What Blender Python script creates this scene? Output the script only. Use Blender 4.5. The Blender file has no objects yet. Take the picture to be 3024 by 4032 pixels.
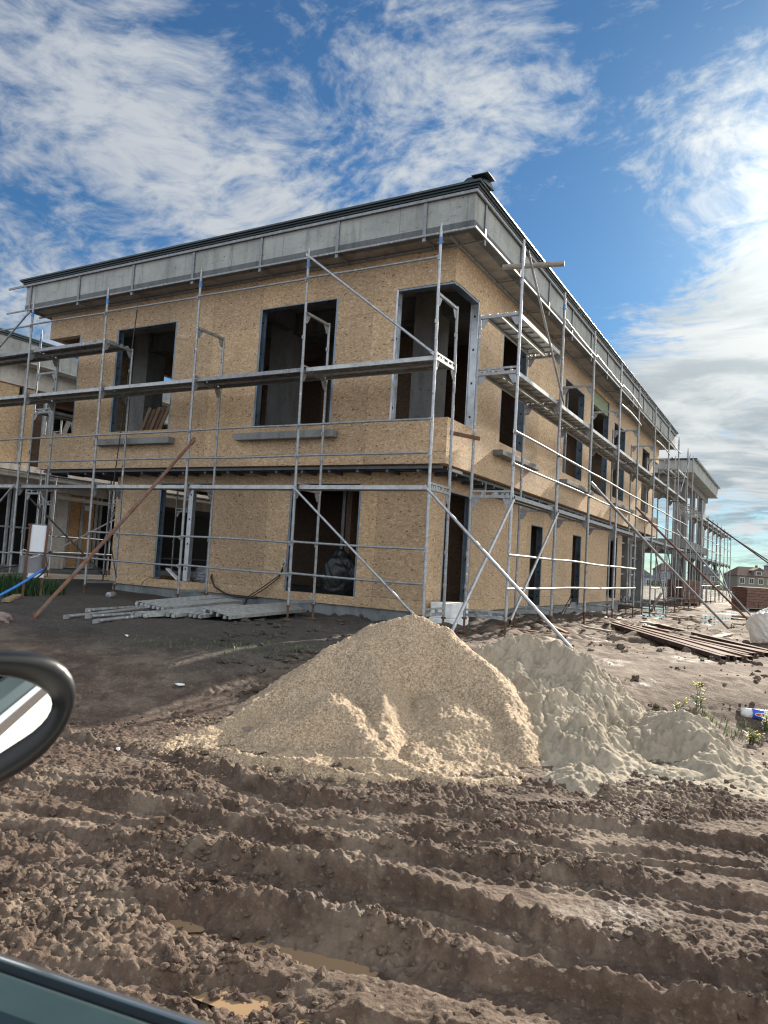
import bpy, math, random
import numpy as np
from mathutils import Vector, Matrix, Quaternion

random.seed(7)
S = bpy.context.scene
COL = S.collection
OFF = {}

# ------------------------------------------------------------------ helpers
def tag(o, label=None, cat=None, group=None, kind=None):
    if label: o['label'] = label
    if cat: o['category'] = cat
    if group: o['group'] = group
    if kind: o['kind'] = kind
    return o

def thing(name, label, cat, loc=(0, 0, 0), group=None):
    o = bpy.data.objects.new(name, None); COL.objects.link(o)
    o.empty_display_size = 0.2
    o.location = loc; OFF[o.name] = Vector(loc)
    return tag(o, label, cat, group)

def basis(d):
    d = Vector(d).normalized()
    a = Vector((0, 0, 1)) if abs(d.z) < 0.9 else Vector((1, 0, 0))
    u = d.cross(a).normalized()
    return u, d.cross(u).normalized()

class MB:
    """collects shapes in world coordinates, builds one mesh object"""
    def __init__(s): s.v = []; s.f = []; s.m = []; s.sm = []; s.ci = 0
    def add(s, vs, fs, mi=None, smooth=False):
        b = len(s.v); s.v += [tuple(v) for v in vs]
        mi = s.ci if mi is None else mi
        for f in fs: s.f.append(tuple(i + b for i in f)); s.m.append(mi); s.sm.append(smooth)
    def box(s, a, b, mi=None):
        x0, x1 = sorted((a[0], b[0])); y0, y1 = sorted((a[1], b[1])); z0, z1 = sorted((a[2], b[2]))
        vs = [(x0,y0,z0),(x1,y0,z0),(x1,y1,z0),(x0,y1,z0),(x0,y0,z1),(x1,y0,z1),(x1,y1,z1),(x0,y1,z1)]
        s.add(vs, [(0,3,2,1),(4,5,6,7),(0,1,5,4),(1,2,6,5),(2,3,7,6),(3,0,4,7)], mi)
    def obox(s, c, ax, ay, az, mi=None):
        """oriented box from centre and half vectors"""
        c, ax, ay, az = Vector(c), Vector(ax), Vector(ay), Vector(az)
        vs = [c+i*ax+j*ay+k*az for k in (-1,1) for (i,j) in ((-1,-1),(1,-1),(1,1),(-1,1))]
        fs = [(0,3,2,1),(4,5,6,7),(0,1,5,4),(1,2,6,5),(2,3,7,6),(3,0,4,7)]
        if ax.cross(ay).dot(az) < 0: fs = [tuple(reversed(f)) for f in fs]
        s.add(vs, fs, mi)
    def bar(s, p, q, w, h, up=(0,0,1), mi=None):
        p, q = Vector(p), Vector(q); d = (q-p)
        up = Vector(up); side = d.normalized().cross(up)
        if side.length < 1e-4: side = d.normalized().cross(Vector((1,0,0)))
        side.normalize(); u = side.cross(d.normalized())
        s.obox((p+q)/2, d/2, side*w/2, u*h/2, mi)
    def tube(s, pts, r, n=10, mi=None, caps=True):
        pts = [Vector(p) for p in pts]
        if not hasattr(r, '__len__'): r = [r]*len(pts)
        u, w = basis(pts[-1]-pts[0]); vs = []; fs = []
        for k, p in enumerate(pts):
            d = (pts[min(k+1, len(pts)-1)] - pts[max(k-1, 0)])
            if d.length > 1e-6:
                d.normalize(); u = (u - d*u.dot(d)).normalized(); w = d.cross(u)
            for i in range(n):
                a = 2*math.pi*i/n; vs.append(p + (u*math.cos(a)+w*math.sin(a))*r[k])
        for k in range(len(pts)-1):
            for i in range(n):
                j = (i+1) % n; fs.append((k*n+i, k*n+j, k*n+n+j, k*n+n+i))
        s.add(vs, fs, mi, True)
        if caps:
            s.add(vs[:n], [tuple(reversed(range(n)))], mi); s.add(vs[-n:], [tuple(range(n))], mi)
    def poly_prism(s, pts, d, mi=None):
        """planar polygon pts extruded by vector d"""
        pts = [Vector(p) for p in pts]; d = Vector(d); n = len(pts)
        vs = pts + [p+d for p in pts]
        fs = [tuple(range(n)), tuple(reversed(range(n, 2*n)))]
        nn = Vector((0,0,0))
        for i in range(n): nn += pts[i].cross(pts[(i+1) % n])
        if nn.dot(d) > 0: fs = [tuple(reversed(f)) for f in fs]; side = [(i, (i+1) % n, n+(i+1) % n, n+i) for i in range(n)]
        else: side = [((i+1) % n, i, n+i, n+(i+1) % n) for i in range(n)]
        s.add(vs, fs+side, mi)
    def build(s, name, mats, parent=None, bevel=0, subsurf=0):
        me = bpy.data.meshes.new(name)
        off = OFF.get(parent.name, Vector((0,0,0))) if parent else Vector((0,0,0))
        me.from_pydata([(v[0]-off.x, v[1]-off.y, v[2]-off.z) for v in s.v], [], s.f)
        if not isinstance(mats, (list, tuple)): mats = [mats]
        for m in mats: me.materials.append(m)
        me.polygons.foreach_set('material_index', s.m); me.polygons.foreach_set('use_smooth', s.sm)
        me.update()
        o = bpy.data.objects.new(name, me); COL.objects.link(o)
        if parent: o.parent = parent
        OFF[o.name] = off
        if bevel:
            b = o.modifiers.new('b', 'BEVEL'); b.width = bevel; b.segments = 2; b.limit_method = 'ANGLE'
        if subsurf:
            b = o.modifiers.new('s', 'SUBSURF'); b.levels = subsurf; b.render_levels = subsurf
        return o

def np_mesh(name, V, F, mat, smooth=True, attrs=None):
    me = bpy.data.meshes.new(name)
    V = np.ascontiguousarray(V, dtype=np.float32); F = np.ascontiguousarray(F, dtype=np.int32)
    k = F.shape[1]
    me.vertices.add(len(V)); me.vertices.foreach_set('co', V.ravel())
    me.loops.add(F.size); me.loops.foreach_set('vertex_index', F.ravel())
    me.polygons.add(len(F)); me.polygons.foreach_set('loop_start', np.arange(0, F.size, k, dtype=np.int32))
    me.polygons.foreach_set('use_smooth', np.full(len(F), smooth))
    me.update(calc_edges=True)
    for an, av in (attrs or {}).items():
        a = me.attributes.new(an, 'FLOAT', 'POINT'); a.data.foreach_set('value', np.ascontiguousarray(av, dtype=np.float32).ravel())
    me.materials.append(mat)
    o = bpy.data.objects.new(name, me); COL.objects.link(o)
    return o

# ------------------------------------------------------------------ numpy noise
def _hash(ix, iy, seed):
    h = (ix.astype(np.int64)*374761393 + iy.astype(np.int64)*668265263 + seed*2147483647) & 0xFFFFFFFF
    h = ((h ^ (h >> 13))*1274126177) & 0xFFFFFFFF
    return ((h ^ (h >> 16)) & 0xFFFFFF)/float(0x1000000)

def perlin(x, y, seed=0):
    x0 = np.floor(x); y0 = np.floor(y); fx = x-x0; fy = y-y0
    ux = fx*fx*fx*(fx*(fx*6-15)+10); uy = fy*fy*fy*(fy*(fy*6-15)+10)
    def g(dx, dy):
        a = _hash(x0+dx, y0+dy, seed)*6.2831853
        return np.cos(a)*(fx-dx)+np.sin(a)*(fy-dy)
    a = g(0,0); b = g(1,0); c = g(0,1); d = g(1,1)
    return ((a*(1-ux)+b*ux)*(1-uy)+(c*(1-ux)+d*ux)*uy)*1.5

def worley(x, y, seed=0):
    x0 = np.floor(x); y0 = np.floor(y)
    best = np.full(x.shape, 9.0); rnd = np.zeros(x.shape)
    for dx in (-1,0,1):
        for dy in (-1,0,1):
            px = x0+dx+_hash(x0+dx, y0+dy, seed); py = y0+dy+_hash(x0+dx, y0+dy, seed+17)
            d = (px-x)**2+(py-y)**2
            m = d < best; best = np.where(m, d, best); rnd = np.where(m, _hash(x0+dx, y0+dy, seed+31), rnd)
    return np.sqrt(best), rnd

def sstep(a, b, x):
    t = np.clip((x-a)/(b-a), 0, 1); return t*t*(3-2*t)

# ------------------------------------------------------------------ materials
class NT:
    def __init__(s, mat):
        mat.use_nodes = True; s.t = mat.node_tree; s.t.nodes.clear()
    def n(s, typ, ins=None, **props):
        nd = s.t.nodes.new(typ)
        for k, v in props.items(): setattr(nd, k, v)
        for k, v in (ins or {}).items():
            sock = nd.inputs[k]
            if isinstance(v, bpy.types.NodeSocket): s.t.links.new(v, sock)
            else: sock.default_value = v
        return nd
    def math(s, op, a, b=0.0, c=None, clamp=False):
        ins = {0: a, 1: b}
        if c is not None: ins[2] = c
        return s.n('ShaderNodeMath', ins, operation=op, use_clamp=clamp).outputs[0]
    def mix(s, f, a, b, blend='MIX'):
        nd = s.t.nodes.new('ShaderNodeMix'); nd.data_type = 'RGBA'; nd.blend_type = blend
        for i, v in ((0, f), (6, a), (7, b)):
            if isinstance(v, bpy.types.NodeSocket): s.t.links.new(v, nd.inputs[i])
            else:
                if i and len(v) == 3: v = tuple(v)+(1,)
                nd.inputs[i].default_value = v
        return nd.outputs[2]
    def ramp(s, f, stops, interp='LINEAR'):
        nd = s.n('ShaderNodeValToRGB', {0: f}); cr = nd.color_ramp; cr.interpolation = interp
        while len(cr.elements) < len(stops): cr.elements.new(0.5)
        for e, (p, c) in zip(cr.elements, stops):
            e.position = p; e.color = tuple(c)+(1,) if len(c) == 3 else c
        return nd.outputs[0]
    def coords(s, which='Object'): return s.n('ShaderNodeTexCoord').outputs[which]
    def mapping(s, v, loc=(0,0,0), rot=(0,0,0), scale=(1,1,1)):
        return s.n('ShaderNodeMapping', {0: v, 'Location': loc, 'Rotation': rot, 'Scale': scale}).outputs[0]
    def noise(s, v, scale, detail=4, rough=.55, dist=0.0, out=0):
        return s.n('ShaderNodeTexNoise', {'Vector': v, 'Scale': scale, 'Detail': detail, 'Roughness': rough, 'Distortion': dist}).outputs[out]
    def voro(s, v, scale, out='Distance', feature='F1', rand=1.0):
        return s.n('ShaderNodeTexVoronoi', {'Vector': v, 'Scale': scale, 'Randomness': rand}, feature=feature).outputs[out]
    def sm(s, v, a, b): return s.n('ShaderNodeMapRange', {0: v, 1: a, 2: b, 3: 0.0, 4: 1.0}, interpolation_type='SMOOTHSTEP').outputs[0]
    def bump(s, h, strength=.5, dist=.01, normal=None):
        ins = {'Height': h, 'Strength': strength, 'Distance': dist}
        if normal is not None: ins['Normal'] = normal
        return s.n('ShaderNodeBump', ins).outputs[0]
    def bsdf(s, col, rough=.7, metal=0.0, normal=None, spec=.5, **extra):
        ins = {'Base Color': col if isinstance(col, bpy.types.NodeSocket) else tuple(col)[:3]+(1,), 'Roughness': rough, 'Metallic': metal, 'Specular IOR Level': spec}
        if normal is not None: ins['Normal'] = normal
        ins.update(extra)
        b = s.n('ShaderNodeBsdfPrincipled', ins)
        s.n('ShaderNodeOutputMaterial', {0: b.outputs[0]}); return b

def newmat(name): return bpy.data.materials.new(name)

def osb_mat(name, axis, tint=(1,1,1), seams=True):
    """oriented strand board: long pale flakes at several angles, dark strands, sheet joints"""
    m = newmat(name); t = NT(m); co = t.coords()
    layers = []
    for k, (a, sc) in enumerate((((0,.2,.1), (23,23,52)), ((.9,.9,.3), (20,20,46)), ((-.85,-.85,-.2), (23,23,50)))):
        v = t.mapping(co, (k*3.1, k*7.7, k*1.3), a, sc)
        v2 = t.n('ShaderNodeVectorMath', {0: v, 1: t.n('ShaderNodeVectorMath', {0: t.noise(co, 9, 2, out=1), 1: (1.3,1.3,1.3)}, operation='MULTIPLY').outputs[0]}, operation='ADD').outputs[0]
        layers.append(t.n('ShaderNodeSeparateColor', {0: t.voro(v2, 1.0, 'Color')}).outputs)
    pick = t.voro(co, 17, 'Color'); pk = t.n('ShaderNodeSeparateColor', {0: pick}).outputs
    val = t.mix(t.math('GREATER_THAN', pk[0], .42), t.n('ShaderNodeCombineColor', {0: layers[0][0], 1: layers[0][1], 2: layers[0][2]}).outputs[0],
                t.n('ShaderNodeCombineColor', {0: layers[1][0], 1: layers[1][1], 2: layers[1][2]}).outputs[0])
    val = t.mix(t.math('GREATER_THAN', pk[1], .68), val, t.n('ShaderNodeCombineColor', {0: layers[2][0], 1: layers[2][1], 2: layers[2][2]}).outputs[0])
    vs = t.n('ShaderNodeSeparateColor', {0: val}).outputs
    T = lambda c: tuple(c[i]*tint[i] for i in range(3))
    col = t.ramp(vs[0], [(0, T((.33,.220,.128))), (.3, T((.40,.282,.175))), (.62, T((.445,.325,.208))), (.9, T((.50,.380,.255))), (1, T((.58,.46,.325)))])
    dk = t.math('GREATER_THAN', vs[1], .978)
    col = t.mix(t.math('MULTIPLY', dk, .75), col, T((.10,.055,.03)))
    big = t.noise(co, .55, 3, .6)
    col = t.mix(t.sm(big, .38, .68), col, t.mix(1.0, col, (.83,.84,.86), 'MULTIPLY'))
    stain = t.noise(t.mapping(co, scale=(1.1,1.1,.35)), 1.7, 4, .65)
    col = t.mix(t.math('MULTIPLY', t.sm(stain, .6, .78), .5), col, t.mix(1.0, col, (.68,.63,.6), 'MULTIPLY'))
    if seams:
        sp_ = t.n('ShaderNodeSeparateXYZ', {0: co}).outputs
        cell = t.n('ShaderNodeCombineXYZ', {0: t.math('FLOOR', t.math('MULTIPLY', t.math('ADD', sp_[axis], 100.32), 1/1.25)), 1: t.math('FLOOR', t.math('MULTIPLY', t.math('ADD', sp_[2], 50-.215), 1/2.5)), 2: 0.0}).outputs[0]
        wn = t.n('ShaderNodeTexWhiteNoise', {0: cell}).outputs[0]
        col = t.mix(1.0, col, t.ramp(wn, [(0, (.86,.85,.84)), (.5, (1,1,1)), (1, (1.08,1.06,1.0))]), 'MULTIPLY')
        sc = t.n('ShaderNodeCombineXYZ', {0: t.math('SUBTRACT', t.math('FRACT', t.math('MULTIPLY', sp_[axis], 1.6)), .5), 1: t.math('SUBTRACT', t.math('FRACT', t.math('MULTIPLY', sp_[2], 4.0)), .5), 2: 0.0}).outputs[0]
        scv = t.n('ShaderNodeVectorMath', {0: sc, 1: (1.0, .4, 0)}, operation='MULTIPLY').outputs[0]
        col = t.mix(t.math('MULTIPLY', t.math('LESS_THAN', t.n('ShaderNodeVectorMath', {0: scv}, operation='LENGTH').outputs['Value'], .014), .7), col, (.05,.04,.035))
        sep = t.n('ShaderNodeSeparateXYZ', {0: co}).outputs
        fx = t.math('FRACT', t.math('MULTIPLY', t.math('ADD', sep[axis], 100.32), 1/1.25))
        fz = t.math('FRACT', t.math('MULTIPLY', t.math('ADD', sep[2], 50-.215), 1/2.5))
        sx = t.math('LESS_THAN', fx, .0055); sz = t.math('LESS_THAN', fz, .0032)
        wob = t.math('GREATER_THAN', t.noise(co, 1.3, 2), .47)
        col = t.mix(t.math('MULTIPLY', t.math('MAXIMUM', t.math('MULTIPLY', sx, .55), t.math('MULTIPLY', sz, wob)), .75), col, (.09,.055,.035))
    t.bsdf(col, t.math('MULTIPLY_ADD', vs[2], .25, .55), 0, t.bump(vs[0], .35, .004), .35)
    return m

def concrete_mat(name, base=(.34,.335,.32), joint=None, dark=.75, pores=True):
    m = newmat(name); t = NT(m); co = t.coords()
    a = t.noise(co, 1.6, 6, .62); b = t.noise(t.mapping(co, scale=(2.4,2.4,.5)), 2.2, 5, .6); c = t.noise(co, 28, 3)
    D = lambda k: tuple(x*k for x in base)
    col = t.ramp(a, [(.3, D(dark)), (.5, D(1)), (.7, D(1.22))])
    col = t.mix(t.math('MULTIPLY', t.sm(b, .48, .68), .65), col, D(.58))
    col = t.mix(t.math('MULTIPLY', t.sm(c, .5, .72), .25), col, D(1.25))
    if pores:
        p = t.voro(co, 7, 'Distance'); q = t.n('ShaderNodeSeparateColor', {0: t.voro(co, 7, 'Color')}).outputs[0]
        rad = t.math('MULTIPLY', t.math('SUBTRACT', q, .45), .22)
        col = t.mix(t.math('MULTIPLY', t.math('LESS_THAN', p, rad), .75), col, D(.28))
        dg = t.noise(t.mapping(co, rot=(0,.4,0), scale=(2,2,7)), 2.6, 5, .7)
        col = t.mix(t.math('MULTIPLY', t.sm(dg, .60, .68), .7), col, D(.36))
    if joint is not None:
        sep = t.n('ShaderNodeSeparateXYZ', {0: co}).outputs
        f = t.math('FRACT', t.math('MULTIPLY', t.math('ADD', sep[joint], 100.9), 1/1.22))
        col = t.mix(t.math('MULTIPLY', t.math('LESS_THAN', f, .011), .55), col, D(.4))
    h = t.math('ADD', t.math('MULTIPLY', a, .6), t.math('MULTIPLY', c, .4))
    t.bsdf(col, .88, 0, t.bump(h, .35, .02), .25)
    return m

def metal_mat(name, base, rough=.42, metal=.75, spots=0.0, rust=0.0, scale=14):
    m = newmat(name); t = NT(m); co = t.coords()
    a = t.noise(co, scale, 4, .6); b = t.noise(co, 3.1, 5, .62); c = t.noise(t.mapping(co, scale=(1,1,1)), 21, 3, .6)
    D = lambda k: tuple(min(1, x*k) for x in base)
    col = t.ramp(a, [(.3, D(.68)), (.5, D(1)), (.72, D(1.25))])
    col = t.mix(t.math('MULTIPLY', t.sm(b, .5, .75), .5), col, D(.55))
    met = metal
    if spots:
        f = t.math('MULTIPLY', t.sm(t.math('ADD', t.math('MULTIPLY', b, .5), t.math('MULTIPLY', c, .5)), .575, .615), spots)
        col = t.mix(f, col, (.62,.62,.6)); met = t.math('MULTIPLY', t.math('SUBTRACT', 1.0, f), metal)
    if rust:
        f = t.math('MULTIPLY', t.sm(t.noise(co, 5.3, 5, .7), .62 - .2*rust, .75 - .2*rust), .9)
        col = t.mix(f, col, (.14,.06,.032)); met = t.math('MULTIPLY', t.math('SUBTRACT', 1.0, f), metal)
    r = t.math('MULTIPLY_ADD', a, .3, rough-.15)
    t.bsdf(col, r, met, t.bump(a, .08, .003), .5)
    return m

def plain(name, c, rough=.6, metal=0.0, var=.18, scale=9, bump=.1, **kw):
    m = newmat(name); t = NT(m); co = t.coords()
    a = t.noise(co, scale, 5, .6)
    col = t.ramp(a, [(.25, tuple(x*(1-var*1.5) for x in c)), (.75, tuple(min(1, x*(1+var)) for x in c))])
    t.bsdf(col, rough, metal, t.bump(a, bump, .01), **kw)
    return m

def wood_mat(name, c, scale=1.0):
    m = newmat(name); t = NT(m); co = t.coords()
    a = t.noise(t.mapping(co, scale=(3*scale,3*scale,26*scale)), 2, 5, .65, .6); b = t.noise(co, 3, 4)
    col = t.ramp(a, [(.3, tuple(x*.6 for x in c)), (.55, c), (.8, tuple(x*1.25 for x in c))])
    col = t.mix(t.math('MULTIPLY', t.sm(b, .5, .7), .45), col, tuple(x*.6 for x in c))
    t.bsdf(col, .8, 0, t.bump(a, .3, .005), .3)
    return m

def rust_mat(name, c=(.12,.062,.04)):
    m = newmat(name); t = NT(m); co = t.coords()
    a = t.noise(co, 11, 6, .7); b = t.noise(co, 2.4, 4)
    col = t.ramp(a, [(.25, tuple(x*.5 for x in c)), (.5, c), (.75, (c[0]*1.7, c[1]*1.5, c[2]*1.4))])
    col = t.mix(t.math('MULTIPLY', t.sm(b, .48, .72), .6), col, (.16,.14,.125))
    t.bsdf(col, .85, .0, t.bump(a, .3, .004), .25)
    return m

M = {}
M['osb_x'] = osb_mat('osb_x', 0, (1.07,1.05,1.0))
M['osb_y'] = osb_mat('osb_y', 1, (1.12,1.11,1.08))
M['osb_shaded'] = osb_mat('osb_shaded', 0, (.30,.26,.25), False)  # strand board darkened: the shade indoors is put into its colour
M['osb_warm'] = osb_mat('osb_warm', 1, (1.12,.92,.72), False)
M['conc'] = concrete_mat('conc', (.32,.335,.32), 0)
M['conc_y'] = concrete_mat('conc_y', (.32,.335,.32), 1)
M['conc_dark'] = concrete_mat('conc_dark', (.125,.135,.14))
M['conc_plain'] = concrete_mat('conc_plain', (.21,.215,.21))
M['conc_pale'] = concrete_mat('conc_pale', (.52,.49,.45), None, .85)
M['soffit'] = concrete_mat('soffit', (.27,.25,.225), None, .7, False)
M['plinth'] = concrete_mat('plinth', (.19,.21,.215), None, .5, False)
M['galv'] = metal_mat('galv', (.36,.38,.40), .46, .7, .5, .04)
M['galv_worn'] = metal_mat('galv_worn', (.29,.305,.315), .52, .55, .75, .16)
M['galv_rail'] = metal_mat('galv_rail', (.27,.285,.295), .6, .5, .45, .12)
M['hanger'] = metal_mat('hanger', (.20,.215,.225), .5, .6, 0, 0)
M['deck'] = metal_mat('deck', (.40,.42,.42), .5, .55, .35, .05, 9)
M['zinc'] = metal_mat('zinc', (.15,.195,.24), .40, .65, 0, 0, 5)
M['zinc_pale'] = metal_mat('zinc_pale', (.46,.49,.52), .42, .6, 0, 0, 6)
M['rust'] = rust_mat('rust')
M['rust_pale'] = rust_mat('rust_pale', (.15,.085,.06))
M['rust_dark'] = rust_mat('rust_dark', (.055,.03,.026))
M['roof'] = plain('roof', (.030,.045,.052), .35, .35, .15, 3, .03)
M['hole'] = plain('hole', (.012,.012,.013), .9)
M['blue_tape'] = plain('blue_tape', (.05,.19,.46), .5)
M['wood'] = wood_mat('wood', (.34,.25,.16))
M['wood_red'] = wood_mat('wood_red', (.26,.15,.10))
M['wood_grey'] = wood_mat('wood_grey', (.30,.27,.23))
M['green_board'] = plain('green_board', (.22,.27,.17), .8)
M['black_plastic'] = plain('black_plastic', (.012,.014,.016), .42, 0, .2, 6, .2)
M['cable'] = plain('cable', (.015,.015,.017), .5)
M['white_cable'] = plain('white_cable', (.6,.6,.58), .5)
M['white_foam'] = plain('white_foam', (.78,.8,.8), .8)
M['white_panel'] = plain('white_panel', (.62,.66,.71), .45, 0, .06, 5, .02)
M['grey_panel'] = plain('grey_panel', (.19,.20,.22), .5, .3, .2, 5, .05)
M['hose'] = plain('hose', (.02,.16,.52), .35)
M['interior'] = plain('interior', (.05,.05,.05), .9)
M['frame_dark'] = plain('frame_dark', (.085,.10,.115), .5, .4)
M['glasswool'] = plain('glasswool', (.36,.36,.36), .9)
EXPOSURE = 1.25
SUN_AZ, SUN_EL, SUN_E = 4.8, 25.5, 4.9
SKY_E = 0.10
SKY_TINT = (.185, .315, .405)
BACK_FILL = 1.9
CLOUD_LIGHT = (2.95, 3.1, 3.3)
CLOUD_DARK = (1.3, 1.6, 1.9)
GLOW = .85
SIDE_FILL = 9.0
# cover (+) and holes (-) by direction of view: where the broken cloud stands over the site
CLOUD_BLOBS = [((-.714,.492,.498), 110, .15), ((-.68,.54,.50), 130, .07), ((-.66,.579,.470), 130, .09), ((-.617,.656,.435), 170, .16), ((-.57,.71,.40), 260, .20), ((-.547,.67,.502), 150, .06),
 ((-.782,.53,.28), 200, .26), ((-.72,.60,.27), 300, .16), ((-.50,.78,.36), 240, .20), ((-.397,.709,.583), 190, .08), ((-.33,.759,.561), 200, .16), ((-.254,.784,.567), 260, .09),
 ((-.083,.852,.517), 250, .13), ((.06,.85,.53), 260, .12), ((-.112,.865,.489), 300, .16), ((.03,.88,.48), 400, .10), ((.03,.925,.375), 190, .42), ((-.01,.955,.27), 130, .36), ((-.17,.965,.20), 420, .22), ((-.06,.983,.14), 80, .40), ((.2,.93,.3), 60, .3),
 ((-.40,.79,.46), 200, .14), ((-.44,.64,.62), 200, .12), ((-.9,.3,.2), 20, .16), ((-.6,.4,.75), 40, .06), ((.4,.5,.7), 6, .10), ((.2,-.8,.5), 2, .12),
 ((-.755,.53,.395), 260, -.16), ((-.25,.874,.413), 160, -.22), ((-.53,.60,.60), 300, -.10), ((-.16,.80,.59), 300, -.12), ((-.24,.90,.37), 260, -.14), ((-.17,.945,.275), 420, .22)]
# ------------------------------------------------------------------ camera
CAMZ = 0.856
cam = bpy.data.cameras.new('camera'); camo = bpy.data.objects.new('camera', cam); COL.objects.link(camo)
Rm = Matrix(((0.86921, -0.01911, 0.49407), (0.49072, -0.08853, -0.86680), (0.06031, 0.99589, -0.06757)))
camo.matrix_world = Matrix.Translation((0, 0, CAMZ)) @ Rm.to_4x4()
cam.sensor_fit = 'VERTICAL'; cam.sensor_height = 24.0; cam.lens = 2879.2/4032*24.0
cam.clip_start = 0.02; cam.clip_end = 4000
cam.dof.use_dof = True; cam.dof.focus_distance = 11.0; cam.dof.aperture_fstop = 6.5
S.camera = camo
S.render.resolution_x = 768; S.render.resolution_y = 1024
S.view_settings.view_transform = 'Standard'; S.view_settings.look = 'None'
S.view_settings.exposure = EXPOSURE; S.view_settings.gamma = 1.0
S.render.engine = 'CYCLES'
S.cycles.use_denoising = True
S.cycles.max_bounces = 7; S.cycles.diffuse_bounces = 4; S.cycles.glossy_bounces = 4
S.cycles.sample_clamp_indirect = 4.0
S.cycles.filter_width = 1.2

# ------------------------------------------------------------------ sun and sky
AZ, EL = math.radians(SUN_AZ), math.radians(SUN_EL)
sund = Vector((math.sin(AZ)*math.cos(EL), math.cos(AZ)*math.cos(EL), math.sin(EL)))
sl = bpy.data.lights.new('sun', 'SUN'); sl.energy = SUN_E; sl.angle = math.radians(.55); sl.color = (1.0, .90, .76)
so = bpy.data.objects.new('sun', sl); COL.objects.link(so)
so.rotation_mode = 'QUATERNION'; so.rotation_quaternion = sund.to_track_quat('Z', 'Y'); so.location = (0, 0, 40)

w = bpy.data.worlds.new('World'); S.world = w; w.use_nodes = True
class WT(NT):
    def __init__(s, w): s.t = w.node_tree; s.t.nodes.clear()
t = WT(w)
sky = t.n('ShaderNodeTexSky', sky_type='NISHITA', sun_disc=False, sun_elevation=EL, sun_rotation=AZ, altitude=100.0, air_density=1.0, dust_density=.25, ozone_density=2.2)
D = t.coords('Generated')
sp = t.n('ShaderNodeSeparateXYZ', {0: D}).outputs
zz = t.math('ADD', t.math('MAXIMUM', sp[2], 0.0), .16)
P = t.n('ShaderNodeCombineXYZ', {0: t.math('DIVIDE', sp[0], zz), 1: t.math('DIVIDE', sp[1], zz), 2: 0.0}).outputs[0]
def blob(d, k, wgt):
    dn = Vector(d).normalized()
    dot = t.n('ShaderNodeVectorMath', {0: D, 1: dn}, operation='DOT_PRODUCT').outputs['Value']
    return t.math('MULTIPLY', t.math('EXPONENT', t.math('MULTIPLY', t.math('SUBTRACT', dot, 1.0), k)), wgt)
cov = None
for d, k, wg in CLOUD_BLOBS:
    b = blob(d, k, wg); cov = b if cov is None else t.math('ADD', cov, b)
# ripples of broken cloud; long soft streaks
warp = t.noise(P, 1.3, 3, .5, 0, 1)
Pw = t.n('ShaderNodeVectorMath', {0: P, 1: t.n('ShaderNodeVectorMath', {0: t.n('ShaderNodeVectorMath', {0: warp, 1: (.5,.5,.5)}, operation='SUBTRACT').outputs[0], 1: (.55,.55,0)}, operation='MULTIPLY').outputs[0]}, operation='ADD').outputs[0]
n1 = t.noise(Pw, 2.1, 9, .60, .15)
n2 = t.noise(t.mapping(Pw, rot=(0,0,.55), scale=(1.0, 1.45, 1)), 9.5, 7, .62, .12)
n3 = t.noise(Pw, 30, 5, .6)
nn = t.math('ADD', t.math('ADD', t.math('MULTIPLY', n1, .36), t.math('MULTIPLY', n2, .42)), t.math('MULTIPLY', n3, .22))
nc = t.math('MULTIPLY_ADD', t.math('SUBTRACT', nn, .5), 2.3, .47)
edge = t.math('ADD', nc, cov)
dens = t.math('MULTIPLY', t.math('POWER', t.sm(edge, .49, 1.0), .85), t.math('MULTIPLY_ADD', t.sm(cov, .15, .4), .12, .88))
sundot = t.n('ShaderNodeVectorMath', {0: D, 1: sund}, operation='DOT_PRODUCT').outputs['Value']
glow = t.math('EXPONENT', t.math('MULTIPLY', t.math('SUBTRACT', sundot, 1.0), 75.0))
glow2 = t.math('EXPONENT', t.math('MULTIPLY', t.math('SUBTRACT', sundot, 1.0), 5.0))
shade = t.sm(t.noise(t.mapping(Pw, scale=(.8,1.5,1)), 2.6, 7, .62, .1), .36, .62)
low = t.math('SUBTRACT', 1.0, t.sm(sp[2], .12, .50))
ccol = t.mix(t.math('MULTIPLY', shade, t.math('MULTIPLY_ADD', low, .75, .12)), CLOUD_LIGHT, CLOUD_DARK)
ccol = t.mix(1.0, ccol, t.n('ShaderNodeCombineColor', {0: t.math('MULTIPLY_ADD', glow, GLOW, t.math('MULTIPLY_ADD', glow2, .40, .78)), 1: t.math('MULTIPLY_ADD', glow, GLOW, t.math('MULTIPLY_ADD', glow2, .38, .79)), 2: t.math('MULTIPLY_ADD', glow, GLOW*.9, t.math('MULTIPLY_ADD', glow2, .28, .81))}).outputs[0], 'MULTIPLY')
skc = t.mix(1.0, sky.outputs[0], SKY_TINT, 'MULTIPLY')
skc = t.mix(1.0, skc, t.n('ShaderNodeCombineColor', {0: t.math('MULTIPLY', glow, 1.3), 1: t.math('MULTIPLY', glow, 1.35), 2: t.math('MULTIPLY', glow, 1.3)}).outputs[0], 'ADD')
fin = t.mix(dens, skc, ccol)
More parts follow.
